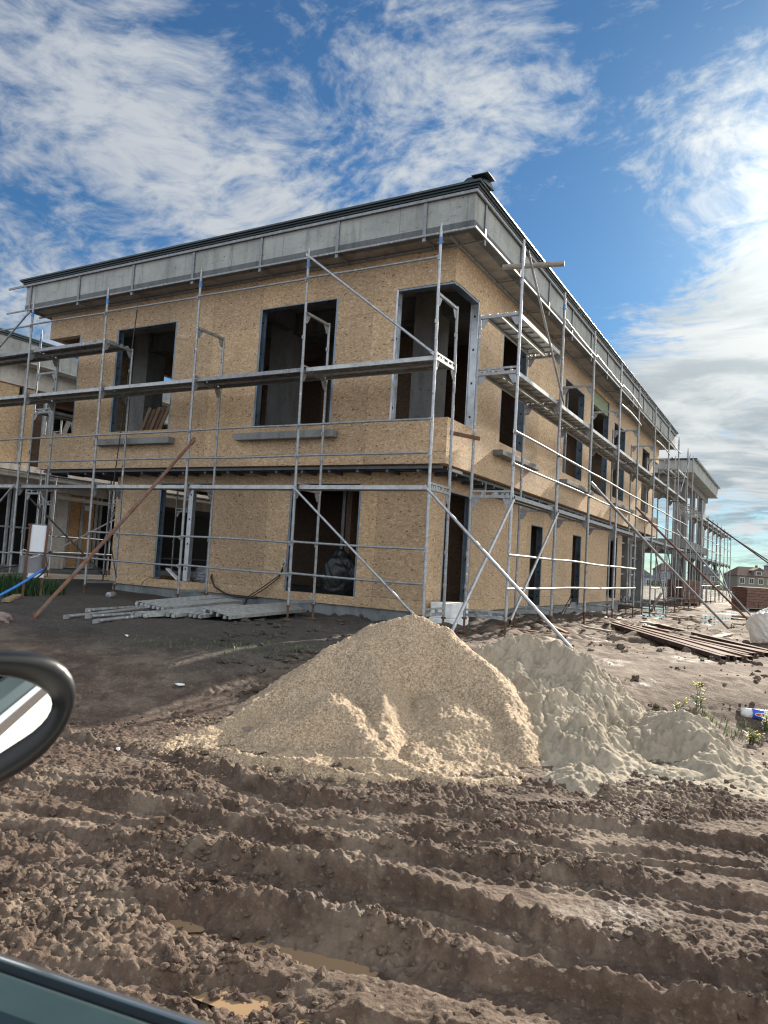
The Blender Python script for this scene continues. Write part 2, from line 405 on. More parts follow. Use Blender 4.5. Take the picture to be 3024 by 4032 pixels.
# added bright sky behind the viewer, unseen, to fill the shaded front wall
bank = t.sm(t.n('ShaderNodeVectorMath', {0: D, 1: Vector((.05, -.97, .22)).normalized()}, operation='DOT_PRODUCT').outputs['Value'], .05, .80)
side = t.sm(t.n('ShaderNodeVectorMath', {0: D, 1: Vector((.90, .25, .35)).normalized()}, operation='DOT_PRODUCT').outputs['Value'], .35, .9)  # second added sky glow, out of view right, lifting the side wall
fin = t.mix(side, fin, t.mix(1.0, t.mix(t.sm(nn, .35, .62), (.6,.64,.7), (1,.98,.95)), (SIDE_FILL, SIDE_FILL, SIDE_FILL*.97), 'MULTIPLY'))
fin = t.mix(bank, fin, t.mix(1.0, t.mix(t.sm(nn, .35, .62), (.50,.58,.70), (.95,.98,1.02)), (3.6*BACK_FILL, 3.6*BACK_FILL, 3.6*BACK_FILL), 'MULTIPLY'))
bg = t.n('ShaderNodeBackground', {0: fin, 1: SKY_E})
t.n('ShaderNodeOutputWorld', {0: bg.outputs[0]})

# ------------------------------------------------------------------ terrain
FX, FY = -0.49493, 0.86893          # forward along the view, level
def uv2w(u, v): return u*FY + v*FX, -u*FX + v*FY
def w2uv(x, y): return x*FY - y*FX, x*FX + y*FY

def base_h(u, v):
    x, y = uv2w(u, v)
    wob = perlin(u*.35+3, v*.35, 5)*.9
    t1 = sstep(6.4, 9.3, v + wob*.8 - np.clip(u, -3, 3)*.12)
    plat = -.19 - .17*sstep(13, 27, y) + .05*sstep(-9, -14, x)
    far = sstep(36, 60, v)
    z = -.55*(1-t1) + plat*t1
    z = z + .24*np.exp(-(((x+10.3)/2.2)**2 + ((y-7.5)/1.6)**2))
    z = z + far*(-.15) - sstep(115, 200, v)*4.0
    # sunk wheel hollow and bank right of the sand
    z = z - .10*np.exp(-(((u-3.9)/1.6)**2+((v-7.0)/.75)**2)) + .05*np.exp(-(((u-3.6)/1.8)**2+((v-8.3)/.5)**2))
    return z

# wheel tracks across the road: (points u,v), ridge height, ridge width, trough depth, trough width
TRACKS = [
 ([(-6,6.6),(-2.33,5.55),(-1.25,5.02),(-.43,4.42),(.27,4.29),(1.43,4.19),(2.15,4.03),(6,3.3)], .085, .09, .035, .22),
 ([(-6,5.9),(-2.32,4.68),(-1.38,4.48),(-.59,4.06),(.5,3.93),(1.6,3.80),(6,3.1)], .045, .06, .03, .14),
 ([(-6,5.0),(-1.86,4.30),(-1.01,4.13),(-.46,3.81),(.47,3.66),(1.11,3.54),(1.82,3.39),(6,2.5)], .075, .07, .05, .20),
 ([(-6,4.6),(-1.6,3.95),(-.8,3.80),(-.2,3.55),(.5,3.44),(1.3,3.32),(6,2.5)], .03, .05, .02, .10),
 ([(-6,4.4),(-1.25,3.64),(-.79,3.50),(-.31,3.40),(.03,3.27),(.41,3.13),(.76,2.98),(1.48,2.76),(6,1.6)], .125, .075, .065, .26),
 ([(-6,3.7),(-.70,3.06),(-.32,2.98),(.12,2.83),(.52,2.70),(.98,2.60),(1.35,2.52),(6,1.5)], .105, .065, .075, .24),
 ([(-6,5.5),(-2.0,4.50),(-1.0,4.30),(0,4.02),(1.0,3.76),(2,3.66),(6,2.9)], .03, .035, .02, .08),
 ([(-6,4.0),(-1.0,3.30),(-.2,3.20),(.4,3.0),(1.0,2.78),(1.8,2.56),(6,1.5)], .045, .035, .035, .10),
 ([(-6,3.0),(-.6,2.52),(0.2,2.42),(.9,2.30),(6,1.3)], .05, .08, .05, .22),
]
POOLS = [(-.20,2.82,.44,.095,-.30,.050), (-.30,2.48,.22,.075,-.2,.05), (-.74,3.01,.13,.045,-.3,.04), (4.0,12.2,.9,.5,0,.06)]
def fade(sp, lam): return np.clip(lam/(2.2*sp) - .6, 0, 1)

def ground_h(u, v, sp):
    z = base_h(u, v)
    x, y = uv2w(u, v)
    road = 1 - sstep(6.0, 8.2, v)
    near = 1 - sstep(4.4, 6.2, v)
    pack = 0*u
    for i, (pts, rh, rw, td, tw) in enumerate(TRACKS):
        pu = [p[0] for p in pts]; pv = [p[1] for p in pts]
        c0 = np.interp(u, pu, pv); k = (np.abs(v-c0) < .55) & (np.abs(u) < 7.5)
        if not k.any(): continue
        uu, vv, sk = u[k], v[k], sp[k]
        c = c0[k] + .05*perlin(uu*1.1, uu*0+i*3.3, 40+i) + .040*perlin(uu*3.2, vv*1.5+i, 60+i) + .020*perlin(uu*11, vv*9+i, 61+i) + .010*perlin(uu*27, vv*21, 62+i)
        s = vv - c
        mod = np.clip(.70 + .9*perlin(uu*.8+i*5, vv*.4, 70+i) + .50*perlin(uu*3.6, vv*3+i, 75+i) + .55*perlin(uu*12, vv*10, 76+i) + .35*perlin(uu*30, vv*26, 77+i), .02, 1.7)
        ridge = np.where(s < 0, np.exp(-(s/(rw*.22))**2), np.exp(-(s/(rw*1.2))**2))
        tr = sstep(0, .04, -s)*(1 - sstep(tw*.75, tw*1.2, -s))
        tm = np.clip(.9 + .6*perlin(uu*.7-9, vv*.3+i, 90+i), .2, 1.4)
        lf_ = 1-.62*sstep(-.1, -1.2, uu)*(vv < 4.0)*(i > 3)
        dz = (rh*.50*mod*ridge - td*.60*tm*tr)*lf_
        tread = np.clip(np.sin((uu + s*.7)*2*np.pi/.075)*1.6, -1, 1)*.006*np.clip(.25+1.8*perlin(uu*.6+i*2, vv*.6, 97), 0, 1)
        z[k] += (dz + tread*tr*fade(sk, .06))*road[k]
        pack[k] = np.maximum(pack[k], tr*sstep(.55, 1.05, tm+.35*perlin(uu*2.5, vv*2.5, 95+i))*road[k]*lf_)
    smooth = np.clip(.8*sstep(.02, .22, perlin(u*.8+2, v*2.2-3, 111)) + np.exp(-(((u-.75)/.65)**2 + ((v-3.22)/.20)**2))*1.2 + np.exp(-(((u+1.6)/.9)**2+((v-5.3)/.5)**2))*.8, 0, 1)
    pool = 0*u
    for (pu_, pv_, ra_, rb_, ro_, de_) in POOLS:
        du, dv = u-pu_, v-pv_; a_ = (du*math.cos(ro_)+dv*math.sin(ro_))/ra_; b_ = (-du*math.sin(ro_)+dv*math.cos(ro_))/rb_
        q_ = np.exp(-((a_**2+b_**2)*(1+.5*perlin(u*5, v*5, 55)))**1.4*.7); z = z - de_*q_; pool = np.maximum(pool, q_)
    smooth = np.maximum(smooth, pool*1.05)
    smooth = np.maximum(smooth*(.4+.6*sstep(-.9, .2, u)), pack*.45)
    ground_h.smooth = smooth
    # clods
    rough = (.45 + .55*sstep(-.15, .25, perlin(u*1.3, v*1.9, 9)))*(1-.75*np.clip(smooth,0,1))
    amp = road*(.55+.45*near) + (1-road)*.75
    jx, jy = perlin(u*13, v*13, 5)*.45, perlin(u*13, v*13, 6)*.45
    for f, R, a, pw, sd in ((11, .50, .036, 2.6, 11), (24, .54, .027, 1.5, 12), (47, .62, .018, 1.0, 14)):
        wl, r1 = worley(u*f+jx, v*f+jy, sd)
        dome = np.sqrt(np.clip(1-(wl/(R*(.45+.65*r1)))**2, 0, 1))
        z = z + dome*a*r1**pw*(rough if f < 20 else .25+.75*rough)*amp*(1-.7*np.clip(smooth,0,1))*fade(sp, .9/f)
    for f, a in ((.45, .030), (1.1, .016), (2.6, .012), (6.0, .010), (13, .009), (28, .008), (60, .006)):
        n = perlin(u*f+f, v*f*1.25, int(f*10))
        if f > 2: n = np.abs(n)*1.6 - .4
        z = z + n*a*fade(sp, 1/f)*(.8 if f < 2 else 1-.6*np.clip(smooth,0,1))
    # churned ground right of the building
    ch = sstep(9, 13, v)*sstep(-2.5, 1.0, u)*(1-sstep(40, 55, v))
    n = perlin(x*.9, y*.9, 201)*.07 + (np.abs(perlin(x*2.6, y*2.6, 202))-.25)*.12*fade(sp, .38) + (np.abs(perlin(x*6, y*6, 203))-.2)*.05*fade(sp, .16)
    z = z + ch*n
    return z

def axis_u():
    c = list(np.arange(-2.6, 3.3001, .0072)); s = .0072; a = c[-1]; R = []
    while a < 420: s *= 1.021; a += s; R.append(a)
    s = .0072; a = c[0]; L = []
    while a > -420: s *= 1.021; a -= s; L.append(a)
    return np.array(L[::-1]+c+R)
def axis_v():
    c = []; a = 2.25; s = .0068
    while a < 5.2: c.append(a); a += s
    while a < 26: c.append(a); s *= 1.0085; a += s
    while a < 700: c.append(a); s *= 1.035; a += s
    B = []; a = 2.25; s = .02
    while a > -40: s *= 1.16; a -= s; B.append(a)
    return np.array(B[::-1]+c)
au, av = axis_u(), axis_v()
U, V = np.meshgrid(au, av)
su = np.gradient(au)[None, :]; sv = np.gradient(av)[:, None]
SP = np.maximum(su, sv) + 0*U
Zg = ground_h(U, V, SP)
SMOOTH = np.clip(ground_h.smooth, 0, 1)
X, Y = uv2w(U, V)
nu, nv = len(au), len(av)
idx = np.arange(nu*nv).reshape(nv, nu)
Fq = np.stack([idx[:-1,:-1], idx[:-1,1:], idx[1:,1:], idx[1:,:-1]], -1).reshape(-1, 4)

# mud
m = newmat('mud'); M['mud'] = m; t = NT(m); co = t.coords()
pos = t.n('ShaderNodeSeparateXYZ', {0: co}).outputs
a = t.noise(co, .55, 4, .6); b = t.noise(co, 5, 7, .65); c = t.noise(co, 42, 4, .65); e = t.noise(co, 1.7, 5, .65)
col = t.ramp(b, [(.28, (.055,.038,.029)), (.5, (.095,.067,.051)), (.72, (.155,.113,.087))])
col = t.mix(t.math('MULTIPLY', t.sm(e, .48, .64), .60), col, (.24,.192,.147))
col = t.mix(t.math('MULTIPLY', t.sm(a, .45, .62), .35), col, (.10,.070,.058))
# wetter soil on the raised ground; the house's shade is painted into it too
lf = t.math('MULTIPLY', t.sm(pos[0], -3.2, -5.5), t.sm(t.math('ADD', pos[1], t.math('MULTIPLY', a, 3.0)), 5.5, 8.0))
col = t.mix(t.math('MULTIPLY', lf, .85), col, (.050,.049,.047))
# pale sandy wash towards the right side of the site
rt = t.math('MULTIPLY', t.sm(t.math('ADD', t.math('MULTIPLY', pos[0], .86893), t.math('MULTIPLY', pos[1], .49493)), .4, 3.2), t.sm(t.math('ADD', t.math('MULTIPLY', pos[0], -.49493), t.math('MULTIPLY', pos[1], .86893)), 4.2, 5.2))
col = t.mix(t.math('MULTIPLY', rt, t.math('MULTIPLY_ADD', t.sm(e, .42, .62), .45, .0)), col, (.165,.133,.102))
col = t.mix(t.math('MULTIPLY', t.sm(c, .52, .75), .35), col, (.26,.225,.175))
grit = t.n('ShaderNodeSeparateColor', {0: t.voro(co, 75, 'Color')}).outputs
col = t.mix(t.math('MULTIPLY', t.math('GREATER_THAN', grit[0], .965), .35), col, (.25,.22,.18))
wet = t.sm(t.noise(co, 1.15, 5, .6), .54, .66)
col = t.mix(t.math('MULTIPLY', wet, .45), col, t.mix(1.0, col, (.5,.48,.47), 'MULTIPLY'))
r = t.math('SUBTRACT', t.math('MULTIPLY_ADD', c, .25, .76), t.math('MULTIPLY', wet, t.math('MULTIPLY_ADD', t.sm(c, .40, .60), .16, .20)))
h = t.math('ADD', t.math('MULTIPLY', b, .5), t.math('MULTIPLY', c, .5))
t.bsdf(col, r, 0, t.bump(h, .8, .03), .16)
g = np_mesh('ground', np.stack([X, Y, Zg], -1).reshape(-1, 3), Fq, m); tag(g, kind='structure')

def ground_at(x, y):
    """height of the built ground under world points"""
    u, v = w2uv(np.asarray(x, float), np.asarray(y, float))
    i = np.clip(np.searchsorted(av, v)-1, 0, nv-2); j = np.clip(np.searchsorted(au, u)-1, 0, nu-2)
    fv = (v-av[i])/(av[i+1]-av[i]); fu = (u-au[j])/(au[j+1]-au[j])
    return (Zg[i,j]*(1-fu)+Zg[i,j+1]*fu)*(1-fv)+(Zg[i+1,j]*(1-fu)+Zg[i+1,j+1]*fu)*fv
def gz(x, y): return float(ground_at(x, y))

# ------------------------------------------------------------------ puddles
def water_mat(name, c, rough):
    m = newmat(name); t = NT(m); co = t.coords()
    n = t.noise(co, 9, 3)
    t.bsdf(c, rough, 0, t.bump(n, .05, .01), .5, **{'IOR': 1.33})
    return m
M['water_mud'] = water_mat('water_mud', (.27,.185,.11), .16)
M['water_grey'] = water_mat('water_grey', (.10,.085,.065), .07)
def puddle(cu, cv, ru, rv, z, mat, rot=0, label=None):
    n = 28; vs = []
    for i in range(n):
        a = 2*math.pi*i/n; k = 1+.18*math.sin(3*a+cu)+.1*math.sin(5*a+cv)
        du, dv = ru*k*math.cos(a), rv*k*math.sin(a)
        u = cu+du*math.cos(rot)-dv*math.sin(rot); v = cv+du*math.sin(rot)+dv*math.cos(rot)
        x, y = uv2w(u, v); vs.append((x, y, z))
    q = MB(); q.add(vs, [tuple(range(n))]); o = q.build('puddle', mat); tag(o, kind='structure'); return o
def low(cu, cv, ru, rv, q):
    m = (np.abs(U-cu) < ru) & (np.abs(V-cv) < rv); return float(np.quantile(Zg[m], q))
for k_, (pu_, pv_, ra_, rb_, ro_, de_) in enumerate(POOLS):
    puddle(pu_, pv_, ra_*1.25, rb_*1.35, low(pu_, pv_, ra_*.7, rb_*.7, (.46, .40, .36, .30)[k_]), M['water_mud' if k_ < 3 else 'water_grey'], ro_)
for (cu, cv, ru, rv, q) in ((5.2, 15.5, 1.2, 1.4, .25), (9.0, 19, 3.0, 3.0, .30), (7.5, 24, 4.0, 2.5, .34), (12.5, 27, 3.5, 3.5, .38), (8.0, 31, 5, 3.0, .34), (14.5, 21.5, 2.5, 3, .28), (8.6, 15.3, 1.6, 1.4, .28)):
    puddle(cu, cv, ru, rv, low(cu, cv, ru, rv, q), M['water_grey'])

# ------------------------------------------------------------------ loose heaps
def cone(u, v, ridge, slope, pw=1.0):
    H = np.full(u.shape, -9.0)
    for (p, q) in zip(ridge[:-1], ridge[1:]):
        n = max(2, int(math.hypot(q[0]-p[0], q[1]-p[1])/.04))
        for k in range(n):
            f = k/n; pu, pv, ph = (p[i]*(1-f)+q[i]*f for i in range(3))
            H = np.maximum(H, ph - slope*np.sqrt((u-pu)**2+(v-pv)**2+.0015)**pw)
    return H
def heap(name, u0, u1, v0, v1, res, fn, mat, label, cat):
    uu = np.arange(u0, u1, res); vv = np.arange(v0, v1, res)
    A, B = np.meshgrid(uu, vv); H = fn(A, B)
    x, y = uv2w(A, B); g0 = ground_at(x, y); gs = base_h(A, B)
    top = gs + H
    keep = top > g0 - .03
    k4 = keep[:-1,:-1] | keep[:-1,1:] | keep[1:,1:] | keep[1:,:-1]
    id2 = np.arange(A.size).reshape(A.shape)
    F = np.stack([id2[:-1,:-1], id2[:-1,1:], id2[1:,1:], id2[1:,:-1]], -1)[k4]
    used = np.unique(F); rem = np.full(A.size, -1); rem[used] = np.arange(len(used))
    Vv = np.stack([x, y, np.maximum(top, g0-.05)], -1).reshape(-1, 3)[used]
    o = np_mesh(name, Vv, rem[F], mat); tag(o, label, cat); return o

def gravel_fn(u, v):
    wu = u + .05*perlin(u*2.2, v*2.2, 301) + .02*perlin(u*7, v*7, 302); wv = v + .05*perlin(u*2.2, v*2.2, 303) + .02*perlin(u*7, v*7, 304)
    main = cone(wu, wv, [(-1.42,5.45,.05),(-1.15,5.75,.13),(-.80,6.2,.34),(-.46,6.5,.62),(-.08,6.7,.83),(.30,6.75,.95),(.62,6.7,.86),(.90,6.5,.62),(1.06,6.2,.42),(1.14,5.8,.25),(1.15,5.45,.10)], .86)
    spur = cone(wu, wv, [(-.08,6.55,.74),(.04,6.2,.56),(.10,5.9,.41),(.07,5.6,.27),(.12,5.3,.15)], .95)
    knob = cone(wu, wv, [(-.75,5.60,.17),(-.52,5.75,.28),(-.30,5.78,.385),(-.17,5.62,.31),(.0,5.30,.17),(.20,5.05,.08),(.45,4.93,.04)], .66)
    fan = cone(wu, wv, [(.62,6.15,.36),(.55,5.6,.16)], .42)
    fan2 = cone(wu, wv, [(.35,5.35,.13),(.3,5.15,.06)], .5)
    face = np.maximum(fan, fan2)
    # right half of the face has slumped into a hollow between the spur and the outer rim
    hol = np.exp(-(((wu-.50)/.36)**2+((wv-5.85)/.50)**2)**1.5)
    hol2 = np.exp(-(((wu+.28)/.24)**2+((wv-5.32)/.20)**2)**1.5)
    H = np.maximum(np.maximum(main - .60*hol - .20*hol2, np.maximum(spur, knob - .10*hol2)), face)
    apron = .05 - .10*np.sqrt(((wu+.1)/1.55)**2+((wv-5.6)/1.1)**2)**2.2
    spill = .028 - .20*np.sqrt(((wu+1.25)/.60)**2+((wv-5.5)/.70)**2)**2
    lip = .075*np.exp(-((wv-np.interp(wu, [-1.3,-.75,-.2,.3], [5.12,4.98,4.78,4.72]))/.045)**2)*sstep(-1.2,-1.0,wu)*(1-sstep(.1,.3,wu))
    lip2 = .055*np.exp(-((wv-np.interp(wu, [-.3,.1,.35,.6,.9,1.1], [5.12,5.0,4.86,4.84,4.95,5.0]))/.05)**2)*sstep(-.3,0,wu)*(1-sstep(.95,1.15,wu))
    H = np.maximum(H, np.maximum(apron, spill)) + lip + lip2
    H = H + .022*perlin(u*3.3, v*3.3, 310) + .016*perlin(u*8, v*8, 311) + .009*perlin(u*20, v*20, 312)
    a, r1 = worley(u*55, v*55, 320); b, r2 = worley(u*28, v*28, 321)
    return H + np.clip(.7-a, 0, 1)*.016*r1 + np.clip(.6-b, 0, 1)*.022*(r2 > .6)*r2 + .005*perlin(u*70, v*70, 313)

m = newmat('gravel'); M['gravel'] = m; t = NT(m); co = t.coords()
v1 = t.n('ShaderNodeSeparateColor', {0: t.voro(co, 115, 'Color')}).outputs; v2 = t.n('ShaderNodeSeparateColor', {0: t.voro(co, 62, 'Color')}).outputs
col = t.ramp(v1[0], [(0, (.20,.14,.092)), (.3, (.30,.22,.145)), (.6, (.375,.285,.19)), (.85, (.46,.36,.25)), (1, (.60,.51,.39))])
col = t.mix(t.math('MULTIPLY', t.math('GREATER_THAN', v2[0], .8), .6), col, (.50,.395,.27))
col = t.mix(t.math('MULTIPLY', t.sm(t.noise(co, 1.6, 4), .45, .65), .45), col, (.30,.235,.16))
h = t.math('ADD', t.math('MULTIPLY', v1[1], .5), t.math('SUBTRACT', 1.0, t.voro(co, 115, 'Distance')))
t.bsdf(col, .85, 0, t.bump(h, .8, .006), .25)
heap('gravel_pile', -2.5, 1.75, 4.45, 8.2, .0078, gravel_fn, m, 'tall heap of golden gravel with a slumped front face beside the mud track', 'gravel pile')

def sand_detail(u, v, k=1.0):
    wl, r1 = worley(u*4.5+perlin(u*4, v*4, 401)*.6, v*4.5, 402); w2, r2 = worley(u*11+perlin(u*9, v*9, 403)*.5, v*11, 404)
    d = np.clip(.75-wl, 0, 1)*.085*r1 + np.clip(.65-w2, 0, 1)*.05*r2*(r1 > .4)
    led = perlin(u*2.6+.6*perlin(u*5, v*5, 441), v*2.0, 440)*3.0; d = d + .035*(np.floor(led)+sstep(.55, .95, led-np.floor(led)))*.6 + .05*perlin(u*2, v*2, 405) + (np.abs(perlin(u*6, v*5, 406))-.2)*.075 + (np.abs(perlin(u*14, v*14, 407))-.2)*.030
    return (d + np.sqrt(np.clip(1-(worley(u*34+perlin(u*20,v*20,450)*.4, v*34, 451)[0]/.5)**2, 0, 1))*.016*sstep(-.1,.3,perlin(u*4,v*4,452)) + .012*perlin(u*28, v*28, 408) + .007*perlin(u*60, v*60, 409) - .03*np.clip(1-np.abs(perlin(u*3.1, v*2.3, 430))*9, 0, 1))*k
def sand_fn(u, v):
    wu = u + .07*perlin(u*2.5, v*2.5, 411); wv = v + .07*perlin(u*2.5, v*2.5, 412)
    main = cone(wu, wv, [(1.0,7.6,.44),(1.40,7.7,.56),(1.78,7.6,.62),(1.95,7.25,.54),(2.0,6.85,.42)], .66)
    foot = cone(wu, wv, [(1.35,7.2,.36),(1.55,6.5,.34),(1.62,5.9,.22),(1.60,5.35,.13),(1.45,5.0,.10)], .34)
    H = np.maximum(main, foot)
    H = H - .13*np.exp(-(((wu-1.62)/.11)**2+((wv-5.28)/.10)**2))
    apron = .075 - .13*np.sqrt(((wu-1.75)/.95)**2+((wv-5.9)/1.5)**2)**2.0
    H = np.maximum(H, apron)
    k = sstep(-.02, .16, H)
    return H + sand_detail(u, v)*(.25+.75*k) - .02
def mound_fn(u, v):
    wu = u + .06*perlin(u*3, v*3, 421); wv = v + .06*perlin(u*3, v*3, 422)
    H = cone(wu, wv, [(2.52,6.45,.30),(2.52,6.1,.39),(2.58,5.75,.26),(2.46,5.35,.12)], .68)
    apron = .05 - .10*np.sqrt(((wu-2.75)/1.15)**2+((wv-5.5)/1.0)**2)**2
    H = np.maximum(H, apron); k = sstep(-.02, .12, H)
    return H + sand_detail(u+7, v)*(.2+.55*k) - .015
m = newmat('sand'); M['sand'] = m; t = NT(m); co = t.coords()
a = t.noise(co, 2.2, 5, .6); b = t.noise(co, 38, 5, .7); c = t.noise(co, 130, 3, .7)
col = t.ramp(a, [(.3, (.29,.25,.19)), (.55, (.375,.325,.25)), (.75, (.43,.38,.295))])
col = t.mix(t.math('MULTIPLY', t.sm(b, .45, .7), .4), col, (.28,.245,.18))
col = t.mix(t.math('MULTIPLY', t.sm(c, .5, .75), .35), col, (.47,.42,.33))
t.bsdf(col, .9, 0, t.bump(t.math('ADD', b, c), .9, .010), .2)
heap('sand_pile', .7, 3.0, 4.4, 9.3, .009, sand_fn, m, 'grey-green heap of lumpy sand right of the golden gravel', 'sand pile')
heap('sand_mound', 1.9, 4.2, 4.3, 7.0, .009, mound_fn, m, 'small low mound of pale sand spilling to the right of the big sand heap', 'sand pile')

# loose clods and stones on the mud
def clods(name, n, region, smin, smax, mat, seed, pw=3.0):
    rng = np.random.default_rng(seed)
    g = (1+5**.5)/2
    iv = np.array([(-1,g,0),(1,g,0),(-1,-g,0),(1,-g,0),(0,-1,g),(0,1,g),(0,-1,-g),(0,1,-g),(g,0,-1),(g,0,1),(-g,0,-1),(-g,0,1)], float); iv /= np.linalg.norm(iv[0])
    it = np.array([(0,11,5),(0,5,1),(0,1,7),(0,7,10),(0,10,11),(1,5,9),(5,11,4),(11,10,2),(10,7,6),(7,1,8),(3,9,4),(3,4,2),(3,2,6),(3,6,8),(3,8,9),(4,9,5),(2,4,11),(6,2,10),(8,6,7),(9,8,1)])
    # one subdivision
    vl = [tuple(p) for p in iv]; cache = {}; F = []
    def mid(i, j):
        k = (min(i,j), max(i,j))
        if k not in cache:
            p = (np.array(vl[i])+np.array(vl[j])); p /= np.linalg.norm(p); cache[k] = len(vl); vl.append(tuple(p))
        return cache[k]
    for (i,j,k) in it:
        a_, b_, c_ = mid(i,j), mid(j,k), mid(k,i); F += [(i,a_,c_),(j,b_,a_),(k,c_,b_),(a_,b_,c_)]
    B = np.array(vl); F = np.array(F); nb = len(B)
    v = region[2] + (region[3]-region[2])*rng.random(n)**1.4
    u = (rng.random(n)*(region[1]-region[0])+region[0])*np.clip(v/region[3]*1.15, .3, 1)
    x, y = uv2w(u, v); z = ground_at(x, y)
    s = smin + (smax-smin)*rng.random(n)**pw
    dens = perlin(u*1.6, v*1.6, 77); keep = rng.random(n) < np.clip(.55+1.3*dens, .12, 1)*(1-SMOOTH[np.clip(np.searchsorted(av, v)-1, 0, nv-2), np.clip(np.searchsorted(au, u)-1, 0, nu-2)])**2
    x, y, z, s = x[keep], y[keep], z[keep], s[keep]; n = len(x)
    rad = 1 + (rng.random((n, nb))-.5)*.75
    sc = .7+.6*rng.random((n, 1, 3)); sc[:,:,2] *= .75
    P = B[None]*rad[:,:,None]*sc*s[:,None,None]
    an = rng.random(n)*6.283; ca, sa = np.cos(an)[:,None], np.sin(an)[:,None]
    Q = np.stack([P[:,:,0]*ca-P[:,:,1]*sa+x[:,None], P[:,:,0]*sa+P[:,:,1]*ca+y[:,None], P[:,:,2]+z[:,None]+s[:,None]*.25], -1)
    FF = (F[None]+(np.arange(n)*nb)[:,None,None]).reshape(-1, 3)
    o = np_mesh(name, Q.reshape(-1, 3), FF, mat, False); return o
tag(clods('mud_clods', 22000, (-3.4, 3.4, 2.3, 6.4), .003, .021, M['mud'], 5, 2.8), 'crumbled clods of drying mud along the wheel tracks', 'mud', kind='stuff')
tag(clods('mud_lumps', 4500, (-4.5, 12.0, 6.6, 24), .01, .06, M['mud'], 6, 3.0), 'lumps of dark mud scattered over the site behind the heaps', 'mud', kind='stuff')
tag(clods('gravel_spill', 2800, (-1.65, -.5, 4.7, 6.3), .004, .011, M['gravel'], 8, 1.5), 'loose golden gravel scattered left of the heap', 'gravel', kind='stuff')
# ------------------------------------------------------------------ buildings
def wall_mb(axis, fixed, a0, a1, z0, z1, holes, thick, sgn):
    """wall in plane axis ('x' runs along x at y=fixed), thickness towards sgn; holes = (a0,a1,z0,z1)"""
    m = MB()
    A = sorted(set([a0, a1]+[min(max(h[i], a0), a1) for h in holes for i in (0,1)]))
    Zs = sorted(set([z0, z1]+[min(max(h[i], z0), z1) for h in holes for i in (2,3)]))
    def solid(i, j):
        if i < 0 or j < 0 or i >= len(A)-1 or j >= len(Zs)-1: return False
        ca, cz = (A[i]+A[i+1])/2, (Zs[j]+Zs[j+1])/2
        return not any(h[0] < ca < h[1] and h[2] < cz < h[3] for h in holes)
    f0, f1 = fixed, fixed+sgn*thick
    pt = (lambda a, f, z: (a, f, z)) if axis == 'x' else (lambda a, f, z: (f, a, z))
    flip = (sgn > 0) == (axis == 'x')
    def quad(p, fl):
        m.add(p if fl else p[::-1], [(0,1,2,3)])
    for i in range(len(A)-1):
        for j in range(len(Zs)-1):
            if not solid(i, j): continue
            a, b, c, d = A[i], A[i+1], Zs[j], Zs[j+1]
            quad([pt(a,f0,c), pt(b,f0,c), pt(b,f0,d), pt(a,f0,d)], flip)
            quad([pt(a,f1,c), pt(b,f1,c), pt(b,f1,d), pt(a,f1,d)], not flip)
            if not solid(i-1, j): quad([pt(a,f0,c), pt(a,f1,c), pt(a,f1,d), pt(a,f0,d)], not flip)
            if not solid(i+1, j): quad([pt(b,f0,c), pt(b,f1,c), pt(b,f1,d), pt(b,f0,d)], flip)
            if not solid(i, j-1): quad([pt(a,f0,c), pt(a,f1,c), pt(b,f1,c), pt(b,f0,c)], flip)
            if not solid(i, j+1): quad([pt(a,f0,d), pt(a,f1,d), pt(b,f1,d), pt(b,f0,d)], not flip)
    return m

def frame_mb(axis, fixed, sgn, a0, a1, z0, z1, depth=.14, sides='lrtb', w=.014):
    """galvanised channel lining an opening, with bolt holes (material 1)"""
    m = MB(); f0, f1 = fixed+sgn*.004, fixed+sgn*depth
    def bx(aa, ab, za, zb, mi=0, fa=None, fb=None):
        fa = f0 if fa is None else fa; fb = f1 if fb is None else fb
        if axis == 'x': m.box((aa, fa, za), (ab, fb, zb), mi)
        else: m.box((fa, aa, za), (fb, ab, zb), mi)
    fm = (f0+f1)/2
    for s, a, d in (('l', a0, 1), ('r', a1, -1)):
        if s not in sides: continue
        bx(a+d*.002, a+d*w, z0+.003, z1-.003)
        for e in (f0, f1-sgn*.012):                      # lips of the channel
            bx(a+d*w, a+d*(w+.028), z0+.003, z1-.003, 0, e, e+sgn*.012)
        z = z0+.22
        while z < z1-.1:
            bx(a+d*w, a+d*(w+.003), z-.02, z+.02, 1, fm-.017, fm+.017); z += .61
    if 't' in sides:
        bx(a0+.045, a1-.045, z1-w, z1-.002)
        a = a0+.3
        while a < a1-.1: bx(a-.02, a+.02, z1-w-.003, z1-w, 1, fm-.017, fm+.017); a += .62
    if 'b' in sides: bx(a0+.01, a1-.01, z0+.0035, z0+w)
    return m
FM = None

